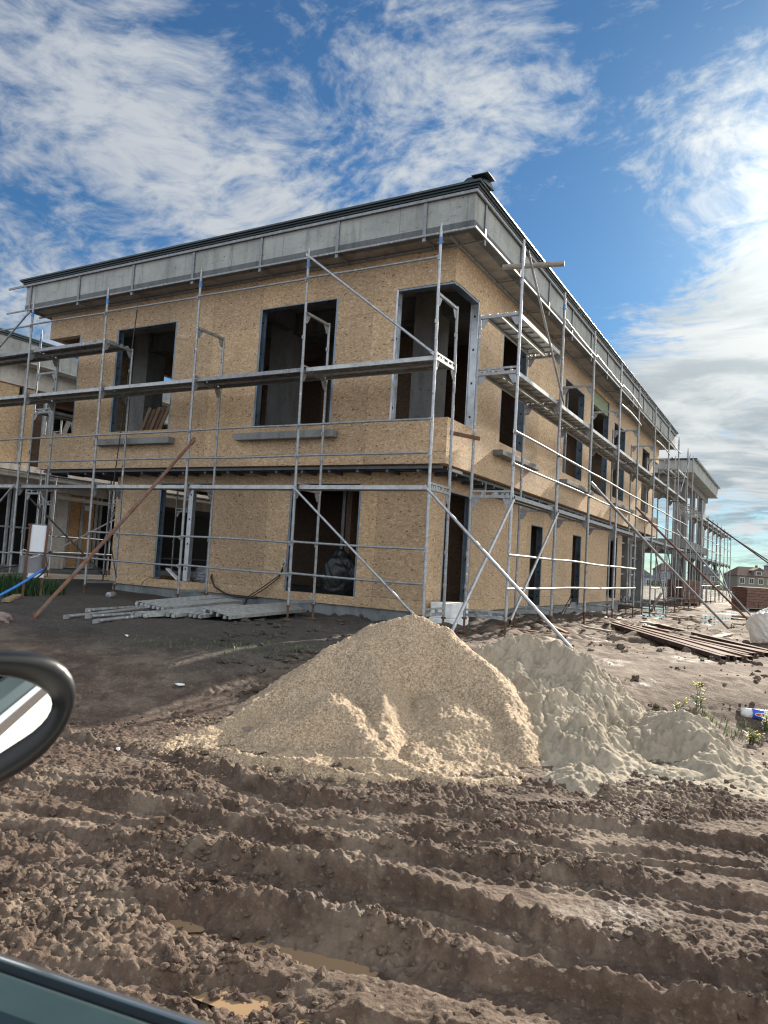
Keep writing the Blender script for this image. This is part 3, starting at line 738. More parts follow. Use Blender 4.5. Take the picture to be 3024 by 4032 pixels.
YU, XU, YL, XL = 10.78, -5.05, 11.35, -5.60
XW = -15.53; YE = 31.3
ZS, ZT = 2.52, 6.205
B = thing('house_under_construction', 'two-storey shell clad in bare strand board under a grey concrete eaves band, behind the heaps', 'building', (XU, YU, 0))
FM = [M['zinc'], M['hole']]; FMP = [M['zinc_pale'], M['hole']]
HF = [(XW-1,-14.41,3.335,5.62), (-13.19,-11.38,3.32,5.605), (-9.16,-7.36,3.29,5.585), (-6.16,XU+1,3.285,5.575)]
HR = [(YU-1,11.88,3.285,5.595), (13.13,14.56,3.285,5.605), (17.47,19.32,3.29,5.62), (19.98,22.2,3.13,6.02), (22.97,24.66,3.285,5.62), (27.7,29.2,3.285,5.61), (30.15,YE+1,3.285,5.5)]
HLF = [(-12.1,-10.56,.19,2.27), (-8.57,-6.97,.185,2.26)]
HLR = [(12.05,13.32,.165,2.22), (16.99,17.95,0.0,1.96), (20.74,21.70,-.06,1.95), (25.2,26.68,.07,2.21)]
wall_mb('x', YU, XW, XU-.003, ZS, ZT, HF, .17, 1).build('wall', M['osb_x'], B)
wall_mb('y', XU, YU+.003, YE, ZS-.001, ZT, HR, .17, -1).build('wall', M['osb_y'], B)
wall_mb('x', YL, -13.45, XL-.003, .02, 2.47, HLF, .17, 1).build('wall', M['osb_x'], B)
wall_mb('y', XL, YL+.003, 27.45, -.02, 2.47, HLR, .17, -1).build('wall', M['osb_y'], B)
wall_mb('y', XW, YU+.17, YE, ZS, ZT, [(YU-1,12.6,3.335,5.62), (13.4,15.9,3.3,5.64), (20,22,3.3,5.6)], .17, 1).build('wall', M['osb_y'], B)
wall_mb('y', -13.45, YL+.17, YE, .02, 2.47, [(12.3,14.6,.2,2.29), (18,20,.2,2.2)], .17, 1).build('wall', M['osb_y'], B)
wall_mb('x', YE, XW, XU-.17, ZS, ZT, [(-13,-11,3.3,5.6), (-9,-7.4,3.3,5.6)], .17, -1).build('wall', M['osb_x'], B)
# window linings
for (a, b, c, d), s in zip(HF, ('r', 'lrt', 'lrt', 'l')):
    mm = FMP if s in ('l',) else FM
    frame_mb('x', YU, 1, max(a, XW), min(b, XU), c, d, .15, s).build('window_frame', mm, B)
for (a, b, c, d), s in zip(HR, ('r', 'lrt', 'lrt', 'lrb', 'lrt', 'lrt', 'l')):
    frame_mb('y', XU, -1, max(a, YU), min(b, YE), c, d, .155 if s != 'r' else .16, s).build('window_frame', FMP if s == 'r' else FM, B)
m_ = MB(); m_.box((-6.12, YU+.01, 5.54), (XU-.01, YU+.15, 5.573)); m_.build('window_frame', M['zinc'], B)
m_ = MB(); m_.box((XU-.15, YU+.16, 5.555), (XU-.01, 11.86, 5.592)); m_.build('window_frame', M['zinc'], B)
for h in HLF: frame_mb('x', YL, 1, *h, .15, 'lrt').build('window_frame', FM, B)
for h in HLR: frame_mb('y', XL, -1, *h, .15, 'lrt').build('door_frame', FM, B)
m_ = MB(); m_.box((XU-.14, 20.0, 5.62), (XU-.03, 22.18, 6.0)); m_.build('lintel_board', M['green_board'], B)
# pale stud standing in the left ground-floor opening, studs in others
m_ = MB(); m_.box((-11.25, YL+.02, .2), (-11.13, YL+.12, 2.26)); 
for z in (.45,.98,1.5,2.02): m_.box((-11.205, YL+.017, z-.02), (-11.175, YL+.02, z+.02), 1)
m_.build('steel_stud', FMP, B)
for (y, zz0, zz1) in ((18.2,3.3,5.6),(18.75,3.3,5.6),(20.7,3.14,5.6),(21.3,3.14,5.6),(23.6,3.3,5.6),(28.3,3.3,5.6)):
    m_ = MB(); m_.box((XU-.40, y, zz0), (XU-.30, y+.06, zz1)); m_.build('steel_stud', M['zinc_pale'], B)
# concrete stubs below the openings
for (x0, x1) in ((-13.46,-11.19), (-9.46,-7.19)):
    m_ = MB(); m_.box((x0, YU-.17, 3.0), (x1, YU+.02, 3.135)); m_.build('concrete_ledge', M['conc_plain'], B, .012)
for (y0, y1) in ((12.87,15.1), (17.25,19.9), (22.98,25.6), (27.5,29.5)):
    m_ = MB(); m_.box((XU-.02, y0, 2.985), (XU+.20, y1, 3.09)); m_.build('concrete_ledge', M['conc_plain'], B, .012)
# slabs and foot
m_ = MB(); m_.box((XW+.2, YU+.18, 2.53), (XU-.18, YE-.2, 2.80)); m_.build('floor_slab', M['conc_dark'], B)
m_ = MB(); m_.box((-13.40, YL+.05, -.5), (XL-.05, 27.4, .015)); m_.box((-13.25, YL+.2, .02), (XL-.2, 31.0, .12)); m_.build('plinth', M['plinth'], B)
FX0, FX1, FY0, FY1 = -15.87, -4.545, 10.298, 31.95
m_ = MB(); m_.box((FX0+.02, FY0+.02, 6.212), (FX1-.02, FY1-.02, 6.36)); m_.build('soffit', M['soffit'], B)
m_ = MB()
m_.box((FX0, FY0, 6.205), (FX1, FY0+.16, 6.322)); m_.box((FX1-.16, FY0+.161, 6.205), (FX1, FY1, 6.322)); m_.box((FX0, FY0+.161, 6.205), (FX0+.16, FY1, 6.322)); m_.box((FX0+.161, FY1-.16, 6.205), (FX1-.161, FY1, 6.322))
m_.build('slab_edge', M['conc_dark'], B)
for (a, b_, mm) in (((FX0+.006, FY0+.006, 6.323), (FX1-.006, FY0+.16, 6.77), 'conc'), ((FX0+.161, FY1-.16, 6.323), (FX1-.161, FY1-.006, 6.77), 'conc'),
                    ((FX1-.16, FY0+.161, 6.323), (FX1-.006, FY1-.006, 6.77), 'conc_y'), ((FX0+.006, FY0+.161, 6.323), (FX0+.16, FY1-.006, 6.77), 'conc_y')):
    m_ = MB(); m_.box(a, b_); m_.build('eaves_band', M[mm], B)
# folded dark roof edge in two steps, roof sheet
def roof_edge(parent, x0, x1, y0, y1, z):
    m = MB()
    for (o, za, zb) in ((.030, z-.005, z+.05), (.060, z+.05, z+.085), (.09, z+.085, z+.115), (.12, z+.115, z+.14)):
        m.box((x0-o, y0-o, za), (x1+o, y0+.1, zb)); m.box((x1-.1, y0+.1005, za), (x1+o, y1+o, zb)); m.box((x0-o, y0+.1005, za), (x0+.1, y1+o, zb)); m.box((x0+.1005, y1-.1, za), (x1-.1005, y1+o, zb))
    m.build('roof_edge', M['roof'], parent, .004)
    q = MB(); q.box((x0-.11, y0-.11, z+.141), (x1+.11, y1+.11, z+.156)); q.build('roof_sheet', M['roof'], parent)
roof_edge(B, FX0, FX1, FY0, FY1, 6.765)
m_ = MB()
cx, cy, cz = -4.60, 10.34, 6.92
pts = [(-.26,-.05,0),(.17,-.09,0),(.22,.30,0),(-.20,.34,0)]
top = [(-.14,.02,.15),(.08,-.0,.155),(.20,.14,.12),(-.08,.22,.14)]
vs = [(cx+p[0], cy+p[1], cz+p[2]) for p in pts+top]
m_.add(vs, [(0,1,5,4),(1,2,6,5),(2,3,7,6),(3,0,4,7),(4,5,6,7),(3,2,1,0)]); m_.box((cx-.02, cy-.1, cz+.10), (cx+.27, cy+.2, cz+.112)); m_.build('corner_cap', M['roof'], B)
# cladding rails on the eaves: two long rails per side with hangers
for nm, (zc, off, hh) in (('up', (6.778, .05, .045)), ('lo', (6.185, .045, .03))):
    m_ = MB(); m_.box((FX0-.62, FY0-off, zc-hh/2), (FX1+off, FY0-off+.028, zc+hh/2)); m_.build('cladding_rail', M['galv_rail'], B)
    m_ = MB(); m_.box((FX1+off-.028, FY0-off+.03, zc-hh/2), (FX1+off, FY1+.05, zc+hh/2)); m_.build('cladding_rail', M['galv_rail'], B)
m_ = MB(); m_.box((-15.95, YU-.06, 6.165), (XU-.0, YU-.012, 6.20)); m_.build('cladding_rail', M['galv_rail'], B)
m_ = MB(); m_.box((XU+.012, YU-.36, 6.165), (XU+.06, YE, 6.20)); m_.build('cladding_rail', M['galv_rail'], B)
for k in range(7):
    x = -5.42-1.71*k
    m_ = MB(); m_.box((x-.03, FY0-.022, 6.10), (x+.03, FY0-.002, 6.755)); m_.box((x-.02, FY0-.02, 6.145), (x+.02, YU-.065, 6.165)); m_.build('rail_hanger', M['hanger'], B)
for k in range(12):
    y = 10.72+1.76*k
    m_ = MB(); m_.box((FX1+.002, y-.03, 6.07), (FX1+.022, y+.03, 6.755)); m_.box((XU+.065, y-.02, 6.145), (FX1, y+.02, 6.165)); m_.build('rail_hanger', M['hanger'], B)
# framing under the first-floor overhang
m_ = MB()
for y in (10.86, 11.08, 11.26): m_.box((XW+.1, y, 2.452), (XU-.1, y+.05, 2.50))
for k in range(18): m_.box((XW+.3+.6*k, 10.9, 2.40), (XW+.35+.6*k, 11.34, 2.45))
for x in (-5.18, -5.36, -5.52): m_.box((x-.05, 11.36, 2.452), (x, 27.4, 2.50))
for k in range(27): m_.box((XL+.02, 11.5+.6*k, 2.40), (XU-.12, 11.55+.6*k, 2.45))
m_.build('soffit_frame', M['frame_dark'], B)
for (x, y) in ((XU-.13, 12.9), (XU-.13, 13.9), (XU-.13, 16.2), (XU-.13, 19.5), (XU-.13, 21.3), (XU-.13, 23.9)):
    m_ = MB(); m_.box((x-.012, y-.012, 2.16), (x+.012, y+.012, 2.45)); m_.build('soffit_hanger', M['galv'], B)
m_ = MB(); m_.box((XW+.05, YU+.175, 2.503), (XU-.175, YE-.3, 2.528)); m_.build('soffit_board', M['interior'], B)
# inside: columns, dark partitions
for (x0, x1, y0, y1, z0, z1) in ((-6.72,-6.17,12.55,13.0,2.81,6.2), (-10.35,-9.82,12.6,13.1,2.81,6.2), (-14.75,-14.25,12.62,13.2,2.81,6.2), (-6.9,-6.4,12.6,13.1,.125,2.5), (-12.9,-12.5,16,16.4,.125,2.5), (-5.9,-5.45,28.2,28.6,.125,2.5), (-5.9,-5.45,30.6,31.05,-.5,2.5)):
    m_ = MB(); m_.box((x0, y0, z0), (x1, y1, z1)); m_.build('column', M['conc_plain'], B)
m_ = MB(); m_.box((-15.3, 12.7, 5.75), (-5.3, 13.1, 6.2)); m_.box((-9.95, 11.0, 5.8), (-9.7, 12.6, 6.2)); m_.build('ceiling_beam', M['conc_dark'], B)
for (a, b_) in (((-13.3, 16.0, 2.81), (-5.3, 16.12, 6.2)), ((-9.6, 13.6, 2.81), (-6.9, 13.72, 5.75)), ((-8.9, 13.75, 2.81), (-8.78, 15.95, 6.2)),
               ((-13.2, 15.6, .125), (-5.9, 15.72, 2.5)), ((-8.0, 12.5, .125), (-7.88, 15.6, 2.5)), ((-7.88, 13.6, .125), (-5.8, 13.72, 2.5)),
               ((-6.9, 16.13, 2.81), (-6.78, 31, 6.2)), ((-7.3, 15.73, .125), (-7.18, 27.4, 2.5)), ((-10.2, 27.5, .125), (-5.9, 27.62, 2.5))):
    m_ = MB(); m_.box(a, b_); m_.build('partition', M['osb_shaded'], B)
for x in (-13.0,-12.55,-10.5,-9.1,-6.95): 
    m_ = MB(); m_.box((x, 13.2, 2.81), (x+.08, 13.28, 5.75)); m_.build('steel_stud', M['zinc'], B)
for (x, y) in ((-12.0,13.2),(-11.7,13.2),(-11.35,13.2),(-10.9,13.2),(-8.3,12.8),(-7.6,13.3),(-7.2,13.3)):
    m_ = MB(); m_.box((x, y, .125), (x+.07, y+.07, 2.5)); m_.build('steel_stud', M['zinc_pale'], B)
# open bay at the far end of the ground floor
for k, y in enumerate((27.5, 28.35, 29.3, 30.2, 31.0)):
    m_ = MB(); m_.box((XL-.12, y, -.1), (XL-.04, y+.08, 2.45)); m_.build('steel_stud', M['zinc_pale'], B)
for z in (.9, 1.55, 2.05):
    m_ = MB(); m_.box((XL-.11, 27.58, z), (XL-.06, 31.0, z+.06)); m_.build('steel_stud', M['zinc_pale'], B)

# neighbour on the left, seen through the gap between the two houses
L = thing('neighbouring_house', 'half-clad house across the gap at the left edge, with canopy slab and orange board doors', 'building', (-20.0, 14, 0))
LX = -20.5
m_ = MB(); m_.box((-30, 9.0, 6.1), (-20.0, 33, 6.70)); m_.build('eaves_band', M['conc_y'], L)
m_ = MB()
for (o, za, zb) in ((.04, 6.70, 6.75), (.09, 6.75, 6.80), (.12, 6.80, 6.83)): m_.box((-30, 9.0-o, za), (-20.0+o, 33+o, zb))
m_.build('roof_edge', M['roof'], L)
m_ = MB(); m_.box((LX-.3, 10.5, 5.48), (LX, 32.5, 6.09)); m_.build('ring_beam', M['conc_pale'], L)
wall_mb('y', LX-.06, 10.5, 14.0, 3.06, 5.47, [(13.42,13.6,5.0,5.47)], .12, -1).build('wall', M['osb_y'], L)
wall_mb('y', LX-.55, 14.0, 32.5, 3.06, 5.47, [(14.9,16.2,3.7,5.2), (18,20,3.4,5.3), (22.5,24.5,3.4,5.3)], .12, -1).build('wall', M['osb_shaded'], L)
for y in (13.52, 14.25, 14.42, 15.9, 17.8):
    m_ = MB(); m_.box((LX-.05, y, 3.06), (LX+.02, y+.09, 5.47)); m_.build('steel_stud', M['zinc_pale'], L)
m_ = MB(); m_.box((LX-.02, 14.1, 4.82), (LX+.03, 17.2, 4.90)); m_.build('steel_stud', M['zinc_pale'], L)
m_ = MB(); m_.bar((LX+.03, 14.7, 3.4), (LX+.03, 15.15, 4.75), .14, .05, (1,0,0)); m_.bar((LX+.03, 15.75, 3.4), (LX+.03, 15.25, 4.75), .14, .05, (1,0,0)); m_.bar((LX+.02, 14.5, 3.42), (LX+.02, 16, 3.42), .12, .05, (1,0,0)); m_.build('timber_trestle', M['wood_grey'], L)
m_ = MB(); m_.box((LX-.3, 10.0, 2.70), (-19.95, 32.5, 3.05)); m_.build('canopy_slab', M['conc_pale'], L)
m_ = MB(); m_.box((LX-.28, 10.0, 2.42), (LX, 32.5, 2.695)); m_.build('ring_beam', M['conc_pale'], L)
m_ = MB(); m_.box((-19.94, 10.0, 2.84), (-19.90, 32.5, 2.87)); m_.build('canopy_rail', M['rust_dark'], L)
m_ = MB(); m_.box((-20.85, 15.0, .0), (-20.62, 15.52, 2.41)); m_.build('column', M['conc_pale'], L)
m_ = MB(); m_.box((-20.75, 15.55, .04), (-20.70, 16.05, 2.41)); m_.build('door_board', M['osb_warm'], L)
m_ = MB(); m_.box((-20.75, 16.13, .04), (-20.70, 16.60, 2.41)); m_.build('door_board', M['osb_warm'], L)
m_ = MB(); m_.box((-20.70, 16.2, 1.95), (-20.69, 16.42, 2.12)); m_.build('paper_note', M['white_foam'], L)
for y in (12.4, 12.9, 13.45, 13.62, 14.02, 14.5, 15.53, 16.06, 16.62, 16.78, 17.5):
    m_ = MB(); m_.box((-20.69, y, .03), (-20.62, y+.07, 2.41)); m_.build('steel_stud', M['zinc_pale'], L)
for (y0, y1, z) in ((12.4, 15.0, .03), (15.55, 16.7, .03), (12.4, 15.0, 1.2)):
    m_ = MB(); m_.box((-20.685, y0+.08, z), (-20.635, y1-.01, z+.05)); m_.build('steel_stud', M['zinc_pale'], L)
m_ = MB(); m_.bar((-20.2, 14.6, 2.25), (-20.2, 17.6, 2.2), .10, .12); m_.build('timber_waler', M['wood_grey'], L)
m_ = MB(); m_.box((-24.5, 10.4, .0), (-24.3, 32, 2.4)); m_.box((-29.8, 10.2, 2.42), (LX-.31, 32.4, 2.68)); m_.box((-24.5, 10.4, 3.06), (-24.3, 32, 5.9)); m_.box((-29.8, 10.2, .0), (-29.6, 32.4, 6)); m_.build('partition', M['interior'], L)
m_ = MB(); m_.box((-29.5, 10.3, -.5), (-20.6, 32.3, -.02)); m_.build('plinth', M['plinth'], L)

# bare concrete frame beyond the far end of the row
R = thing('concrete_frame_house', 'bare concrete frame of an unclad house beyond the far end of the boarded building', 'building', (-5, 38, 0))
m_ = MB(); m_.box((-15.9, 38.1, 6.1), (-4.50, 50.4, 6.20)); m_.box((-15.9, 38.1, 6.201), (-4.50, 38.3, 6.72)); m_.box((-4.70, 38.301, 6.201), (-4.50, 50.4, 6.72)); m_.box((-15.9, 50.2, 6.201), (-4.701, 50.4, 6.72)); m_.build('eaves_band', M['conc_y'], R)
m_ = MB(); m_.box((-16.05, 38.0, 6.73), (-4.38, 50.52, 6.79)); m_.build('roof_edge', M['roof'], R)
for k in range(14):
    m_ = MB(); m_.tube([(-15.9+.8*k, 37.86, 6.80), (-15.9+.8*k, 50.4, 6.80)], .035, 6); m_.build('roof_rib', M['roof'], R)
m_ = MB(); m_.box((-15.4, 38.7, 5.72), (-5.02, 39.0, 6.09)); m_.box((-5.35, 39.01, 5.72), (-5.02, 49.8, 6.09)); m_.build('ring_beam', M['conc_plain'], R)
for (x0, x1, y0, y1) in ((-5.35,-5.05,39.5,39.85), (-5.3,-5.05,43.4,43.75), (-5.35,-5.05,47.2,48.8), (-5.55,-5.25,39.0,39.3), (-8.6,-8.1,38.75,39.2), (-12.2,-11.7,38.75,39.2), (-8.6,-8.1,44,44.5), (-15.2,-14.8,39,39.5)):
    m_ = MB(); m_.box((x0, y0, 2.86), (x1, y1, 5.72)); m_.build('column', M['conc_plain'], R)
    m_ = MB(); m_.box((x0, y0, -.6), (x1, y1, 2.40)); m_.build('column', M['conc_dark'], R)
m_ = MB(); m_.box((-15.5, 38.6, 2.42), (-4.85, 48.9, 2.85)); m_.build('floor_slab', M['conc_plain'], R)
m_ = MB(); m_.box((-15.2, 41.5, 2.86), (-9.0, 41.7, 5.7)); m_.box((-9.2, 38.9, -.6), (-9.0, 49, 2.4)); m_.box((-15, 45, -.6), (-9.2, 45.2, 2.4)); m_.build('partition', M['conc_dark'], R)
# ------------------------------------------------------------------ scaffolding
TR = .0245
def jit(a): return (random.random()-.5)*2*a
def post(parent, x, y, ztop, zframes=(0, 2, 4), lean=(0, 0), tape=False, mat=None, zfoot=None):
    """one standard: stacked galvanised tubes with collars, wedge pockets, on a rusty screw jack"""
    m = MB(); lx, ly = lean
    P = lambda z: (x+lx*z, y+ly*z, z)
    zb = .02
    m.tube([P(zb), P(ztop)], TR, 10)
    for z in zframes:
        if .5 < z < ztop-.1: m.tube([P(z-.06), P(z+.09)], TR+.0055, 10)
    for z in (.54, 1.06, 2.52, 3.03, 4.55, 5.55):
        if z < ztop-.1: m.obox(Vector(P(z))+Vector((.0,-.03,0)), (.012,0,0), (0,.018,0), (0,0,.03))
    o = m.build('post', mat or M['galv_worn'], parent)
    if ztop > 5.8:
        q = MB(); q.tube([P(ztop-.21), P(ztop+.11)], .017, 8); q.tube([Vector(P(ztop-.20))+Vector((-.05,0,0)), Vector(P(ztop-.20))+Vector((.05,0,0))], .007, 6); q.build('spigot', M['galv'], o)
    if tape:
        q = MB(); q.tube([P(ztop-.24), P(ztop-.12)], TR+.003, 10); q.build('blue_collar', M['blue_tape'], o)
    g = gz(x, y) if zfoot is None else zfoot
    q = MB(); q.tube([(x, y, g-.02), P(.30)], .019, 8); q.tube([P(.02), P(.05)], .04, 10); q.box((x-.075, y-.075, g-.01), (x+.075, y+.075, g+.012)); q.build('base_jack', M['rust'], o)
    return o
def transom(parent, p, q, z, low=False, single=False):
    """head of a frame between its two posts: two bars with triangular gussets"""
    m = MB(); p, q = Vector((p[0], p[1], z)), Vector((q[0], q[1], z)); d = (q-p).normalized()
    p2, q2 = p+d*TR, q-d*TR
    m.bar(p2, q2, .045, .045)
    if not single:
        m.bar(p2+Vector((0,0,.085)), q2+Vector((0,0,.085)), .03, .03)
        for f in (.3, .62): m.obox(p.lerp(q, f)+Vector((0,0,.04)), d*.02, d.cross(Vector((0,0,1)))*.018, (0,0,.03))
    if not low:
        for (a, s) in ((p2, 1), (q2, -1)):
            pts = [a+d*s*.002+Vector((0,0,-.023)), a+d*s*.13+Vector((0,0,-.023)), a+d*s*.10+Vector((0,0,-.09)), a+d*s*.05+Vector((0,0,-.17)), a+d*s*.002+Vector((0,0,-.17))]
            m.poly_prism([v-d.cross(Vector((0,0,1)))*.004 for v in pts], d.cross(Vector((0,0,1)))*.008)
    return m.build('transom', M['galv_worn'], parent)
def deck(parent, p, q, z, inward, width=.64, mat=None):
    """steel planks laid between two frames: two pressed planks side by side"""
    m = MB(); p, q = Vector(p), Vector(q); d = (q-p).normalized(); iv = Vector(inward).normalized(); L_ = (q-p).length
    for k in range(2):
        o0 = .05 + k*(width/2+.01)
        a = p+d*.035+iv*o0; w_ = width/2-.01
        c = a+d*(L_/2-.035)+iv*w_/2; hx, hy = d*(L_/2-.035), iv*w_/2
        zt = z+.048+jit(.003)
        m.obox((c.x, c.y, zt-.003), hx, hy, (0,0,.003))
        for s in (-1, 1):
            m.obox((c.x+hy.x/ (w_/2)*s*(w_/2-.003), c.y+hy.y/(w_/2)*s*(w_/2-.003), zt-.036), hx, iv*.003, (0,0,.0295))
            m.obox((c.x+iv.x*s*(w_/2-.022), c.y+iv.y*s*(w_/2-.022), zt-.0635), hx*.995, iv*.016, (0,0,.002))
        n = int(L_/.3)
        for i in range(n):                                   # stiffening folds seen from below
            cc = a+d*(.15+i*.3)+iv*w_/2; m.obox((cc.x, cc.y, zt-.018), d*.008, iv*(w_/2-.03), (0,0,.011))
        for s in (0, 1):                                      # hooks over the transom
            for e in (.25, .75):
                hh = (a if s == 0 else a+d*(L_-.07))+iv*w_*e; m.obox((hh.x-d.x*(.02 if s == 0 else -.02), hh.y-d.y*(.02 if s == 0 else -.02), zt-.02), d*.03, iv*.02, (0,0,.018))
    return m.build('deck', mat or M['deck'], parent)
def rail(parent, p, q, bend=.012, name='guard_rail', r=.0190, mat=None):
    p, q = Vector(p), Vector(q); n = 5
    b = Vector((0,0,jit(bend))); pts = [p.lerp(q, i/n)+b*math.sin(math.pi*i/n) for i in range(n+1)]
    m = MB(); m.tube(pts, r, 8)
    d = (q-p).normalized()
    for e, s in ((p, 1), (q, -1)): m.obox(e+d*s*.03, d*.035, Vector((0,0,1)).cross(d)*.006, (0,0,.026))
    return m.build(name, mat or M['galv_rail'], parent)
def brace(parent, p, q, r=.022, mat=None):
    m = MB(); m.tube([p, q], r, 9); d = (Vector(q)-Vector(p)).normalized()
    for e in (Vector(p), Vector(q)): m.obox(e, d*.05, (0,.012,0) if abs(d.y) < .9 else (.012,0,0), (0,0,.03))
    return m.build('diagonal_brace', mat or M['galv'], parent)

# --- along the front
FS = thing('scaffold', 'galvanised scaffold along the shaded front of the boarded house', 'scaffold', (-4.82, 9.81, 0))
YO, YI = 9.81, 10.535
FXs = [-4.82, -7.30, -9.79, -12.32, -14.76, -17.25]
for k, x in enumerate(FXs):
    ln = (-.009 + jit(.004), 0)
    post(FS, x, YO, 6.0, lean=ln, tape=True, mat=M['galv'] if k < 1 else None)
    post(FS, x, YI, 5.03 if k < 5 else 4.0, lean=ln)
    for z in (2, 4): transom(FS, (x+ln[0]*z, YO), (x+ln[0]*z, YI), z-.01)
    if k < 5: transom(FS, (x+ln[0]*5, YO), (x+ln[0]*5, YI), 4.99, single=True)
    transom(FS, (x, YO), (x, YI), .10, low=True, single=k not in (0,))
for k in range(5):
    x1, x0 = FXs[k], FXs[k+1]
    for z in (2, 4): deck(FS, (x0-.009*z, YO, 0), (x1-.009*z, YO, 0), z, (0,1,0), .60 if z == 4 else .30, M['galv_rail'] if (k+z) % 5 == 0 else None)
    if k >= 3: deck(FS, (x0-.045, YO, 0), (x1-.045, YO, 0), 5.0, (0,1,0), .60, M['galv_worn'])
    yr = YO-.035
    for z in (.555, 1.075) if k < 4 else (.555,):
        if not (z > 1 and k == 3): rail(FS, (x0, yr, z+.02), (x1, yr, z))
    for z in (2.53, 3.04): rail(FS, (x0-.02, yr, z), (x1-.02, yr, z))
    rail(FS, (x0-.045, yr, 5.58), (x1-.045, yr, 5.56))
brace(FS, (-7.35, YO-.05, 5.96), (-4.9, YO-.05, 4.07))
brace(FS, (-7.30, YO-.05, 1.98), (-4.90, YO-.05, .06), .020)
brace(FS, (-14.85, YO-.05, 2.0), (-17.2, YO-.05, .1)); brace(FS, (-14.9, YO-.05, 5.85), (-17.3, YO-.05, 4.1), .02, M['galv_worn'])
brace(FS, (-4.84, YO-.06, 1.98), (-2.50, YO-.06, -.22), .024)
m_ = MB(); m_.bar((-4.9, YI+.03, 2.98), (-4.52, 10.92, 2.93), .012, .065); m_.build('rusty_tie', M['rust'], FS)
m_ = MB(); m_.tube([(-12.4, YI+.05, 5.9), (-12.38, YI-.2, 2.0), (-12.3, YI-.3, 1.2), (-12.05, YI-.2, .2)], .012, 6); m_.build('hanging_rope', M['cable'], FS)
# --- down the sunlit side
RS = thing('scaffold', 'galvanised scaffold along the long sunlit side wall', 'scaffold', (-3.93, 10.9, 0))
XO, XI = -3.93, -4.62
RYs = [10.90, 13.30, 15.72, 18.42, 21.0, 23.6, 26.28, 28.85, 31.45]
for k, y in enumerate(RYs):
    ln = (-.004+jit(.004), .010+jit(.006))
    post(RS, XO, y, 6.05, lean=ln, tape=k == 1, mat=M['galv'] if k % 3 == 0 else None)
    post(RS, XI, y, 5.0, lean=ln)
    for z in (2, 4): transom(RS, (XI+ln[0]*z, y+ln[1]*z), (XO+ln[0]*z, y+ln[1]*z), z-.01)
    transom(RS, (XI+ln[0]*5, y+ln[1]*5), (XO+ln[0]*5, y+ln[1]*5), 4.94, single=True)
    transom(RS, (XI, y), (XO, y), .09, low=True, single=k > 1)
    if k < 8:
        y1 = RYs[k+1]
        deck(RS, (XO, y+.02, 0), (XO, y1+.02, 0), 2, (-1,0,0), .30, M['galv_rail'])
        deck(RS, (XO, y+.04, 0), (XO, y1+.04, 0), 4, (-1,0,0), .60)
        if k in (0, 7): deck(RS, (XO, y+.05, 0), (XO, y1+.05, 0), 4.95, (-1,0,0), .58)
        xr = XO+.035
        for z in (2.505, 3.015): rail(RS, (xr, y-.06, z), (xr, y1, z), .014)
        if k < 4:
            rail(RS, (xr, y-.10, 1.075), (xr, y1, 1.075), .014)
        if k < 4 or k in (5, 7): rail(RS, (xr, y-.12, .55), (xr, y1-(.9 if k > 4 else 0), .55), .016)
        if k in (1, 2, 3, 6): rail(RS, (xr, y, 5.6), (xr, y1, 5.55), .05, mat=M['galv_worn']); 
        if k in (3, 5): rail(RS, (xr, y, 5.1), (xr, y1, 5.08), .05, mat=M['galv_worn'])
brace(RS, (XO+.05, 10.98, 5.98), (XO+.05, 13.3, 4.05), .02)
brace(RS, (XO+.05, 10.86, 1.94), (XO+.05, 8.62, -.12), .024)
brace(RS, (XO+.05, 13.28, 1.94), (XO+.05, 10.98, .06), .022)
for (y0, z0, y1, z1) in ((23.6, 1.9, 26.2, .1), (26.3, 1.9, 28.8, .1), (28.9, 1.9, 31.4, .1), (31.5, 5.9, 29.0, 4.1)): brace(RS, (XO+.05, y0, z0), (XO+.05, y1, z1), .02, M['galv_worn'])
# --- behind the left corner
LS = thing('scaffold', 'scaffold tower standing in the gap left of the boarded house', 'scaffold', (-16.2, 11.25, 0))
for k in range(5):
    y = 11.25+2.5*k
    for x, h in ((-16.56, 6.0), (-15.85, 5.0)): post(LS, x, y, h, tape=(h == 6.0))
    for z in (2, 4): transom(LS, (-16.56, y), (-15.85, y), z)
    transom(LS, (-16.56, y), (-15.85, y), 4.98, single=True)
    if k < 4:
        deck(LS, (-16.56, y, 0), (-16.56, y+2.5, 0), 4, (1,0,0), .58)
        for z in (.55, 2.5, 3.0): rail(LS, (-16.6, y, z), (-16.6, y+2.5, z))
brace(LS, (-16.6, 11.3, 1.95), (-16.6, 13.7, .1))
# --- the neighbour's own posts
NS = thing('scaffold', 'scaffold posts in front of the neighbouring house across the gap', 'scaffold', (-19.2, 14, 0))
for (x, y) in ((-19.0, 15.9), (-18.3, 15.9), (-19.0, 13.3), (-18.3, 13.3)):
    post(NS, x, y, 4.3, zframes=(2,))
for y in (13.3, 15.9):
    for z in (2, 4): transom(NS, (-19.0, y), (-18.3, y), z-.1)
rail(NS, (-19.0, 13.3, 1.0), (-19.0, 15.9, 1.0)); rail(NS, (-18.3, 13.3, .55), (-18.3, 15.9, .55))
brace(NS, (-18.25, 13.3, .55), (-18.25, 15.9, 1.9), .022, M['galv_worn'])
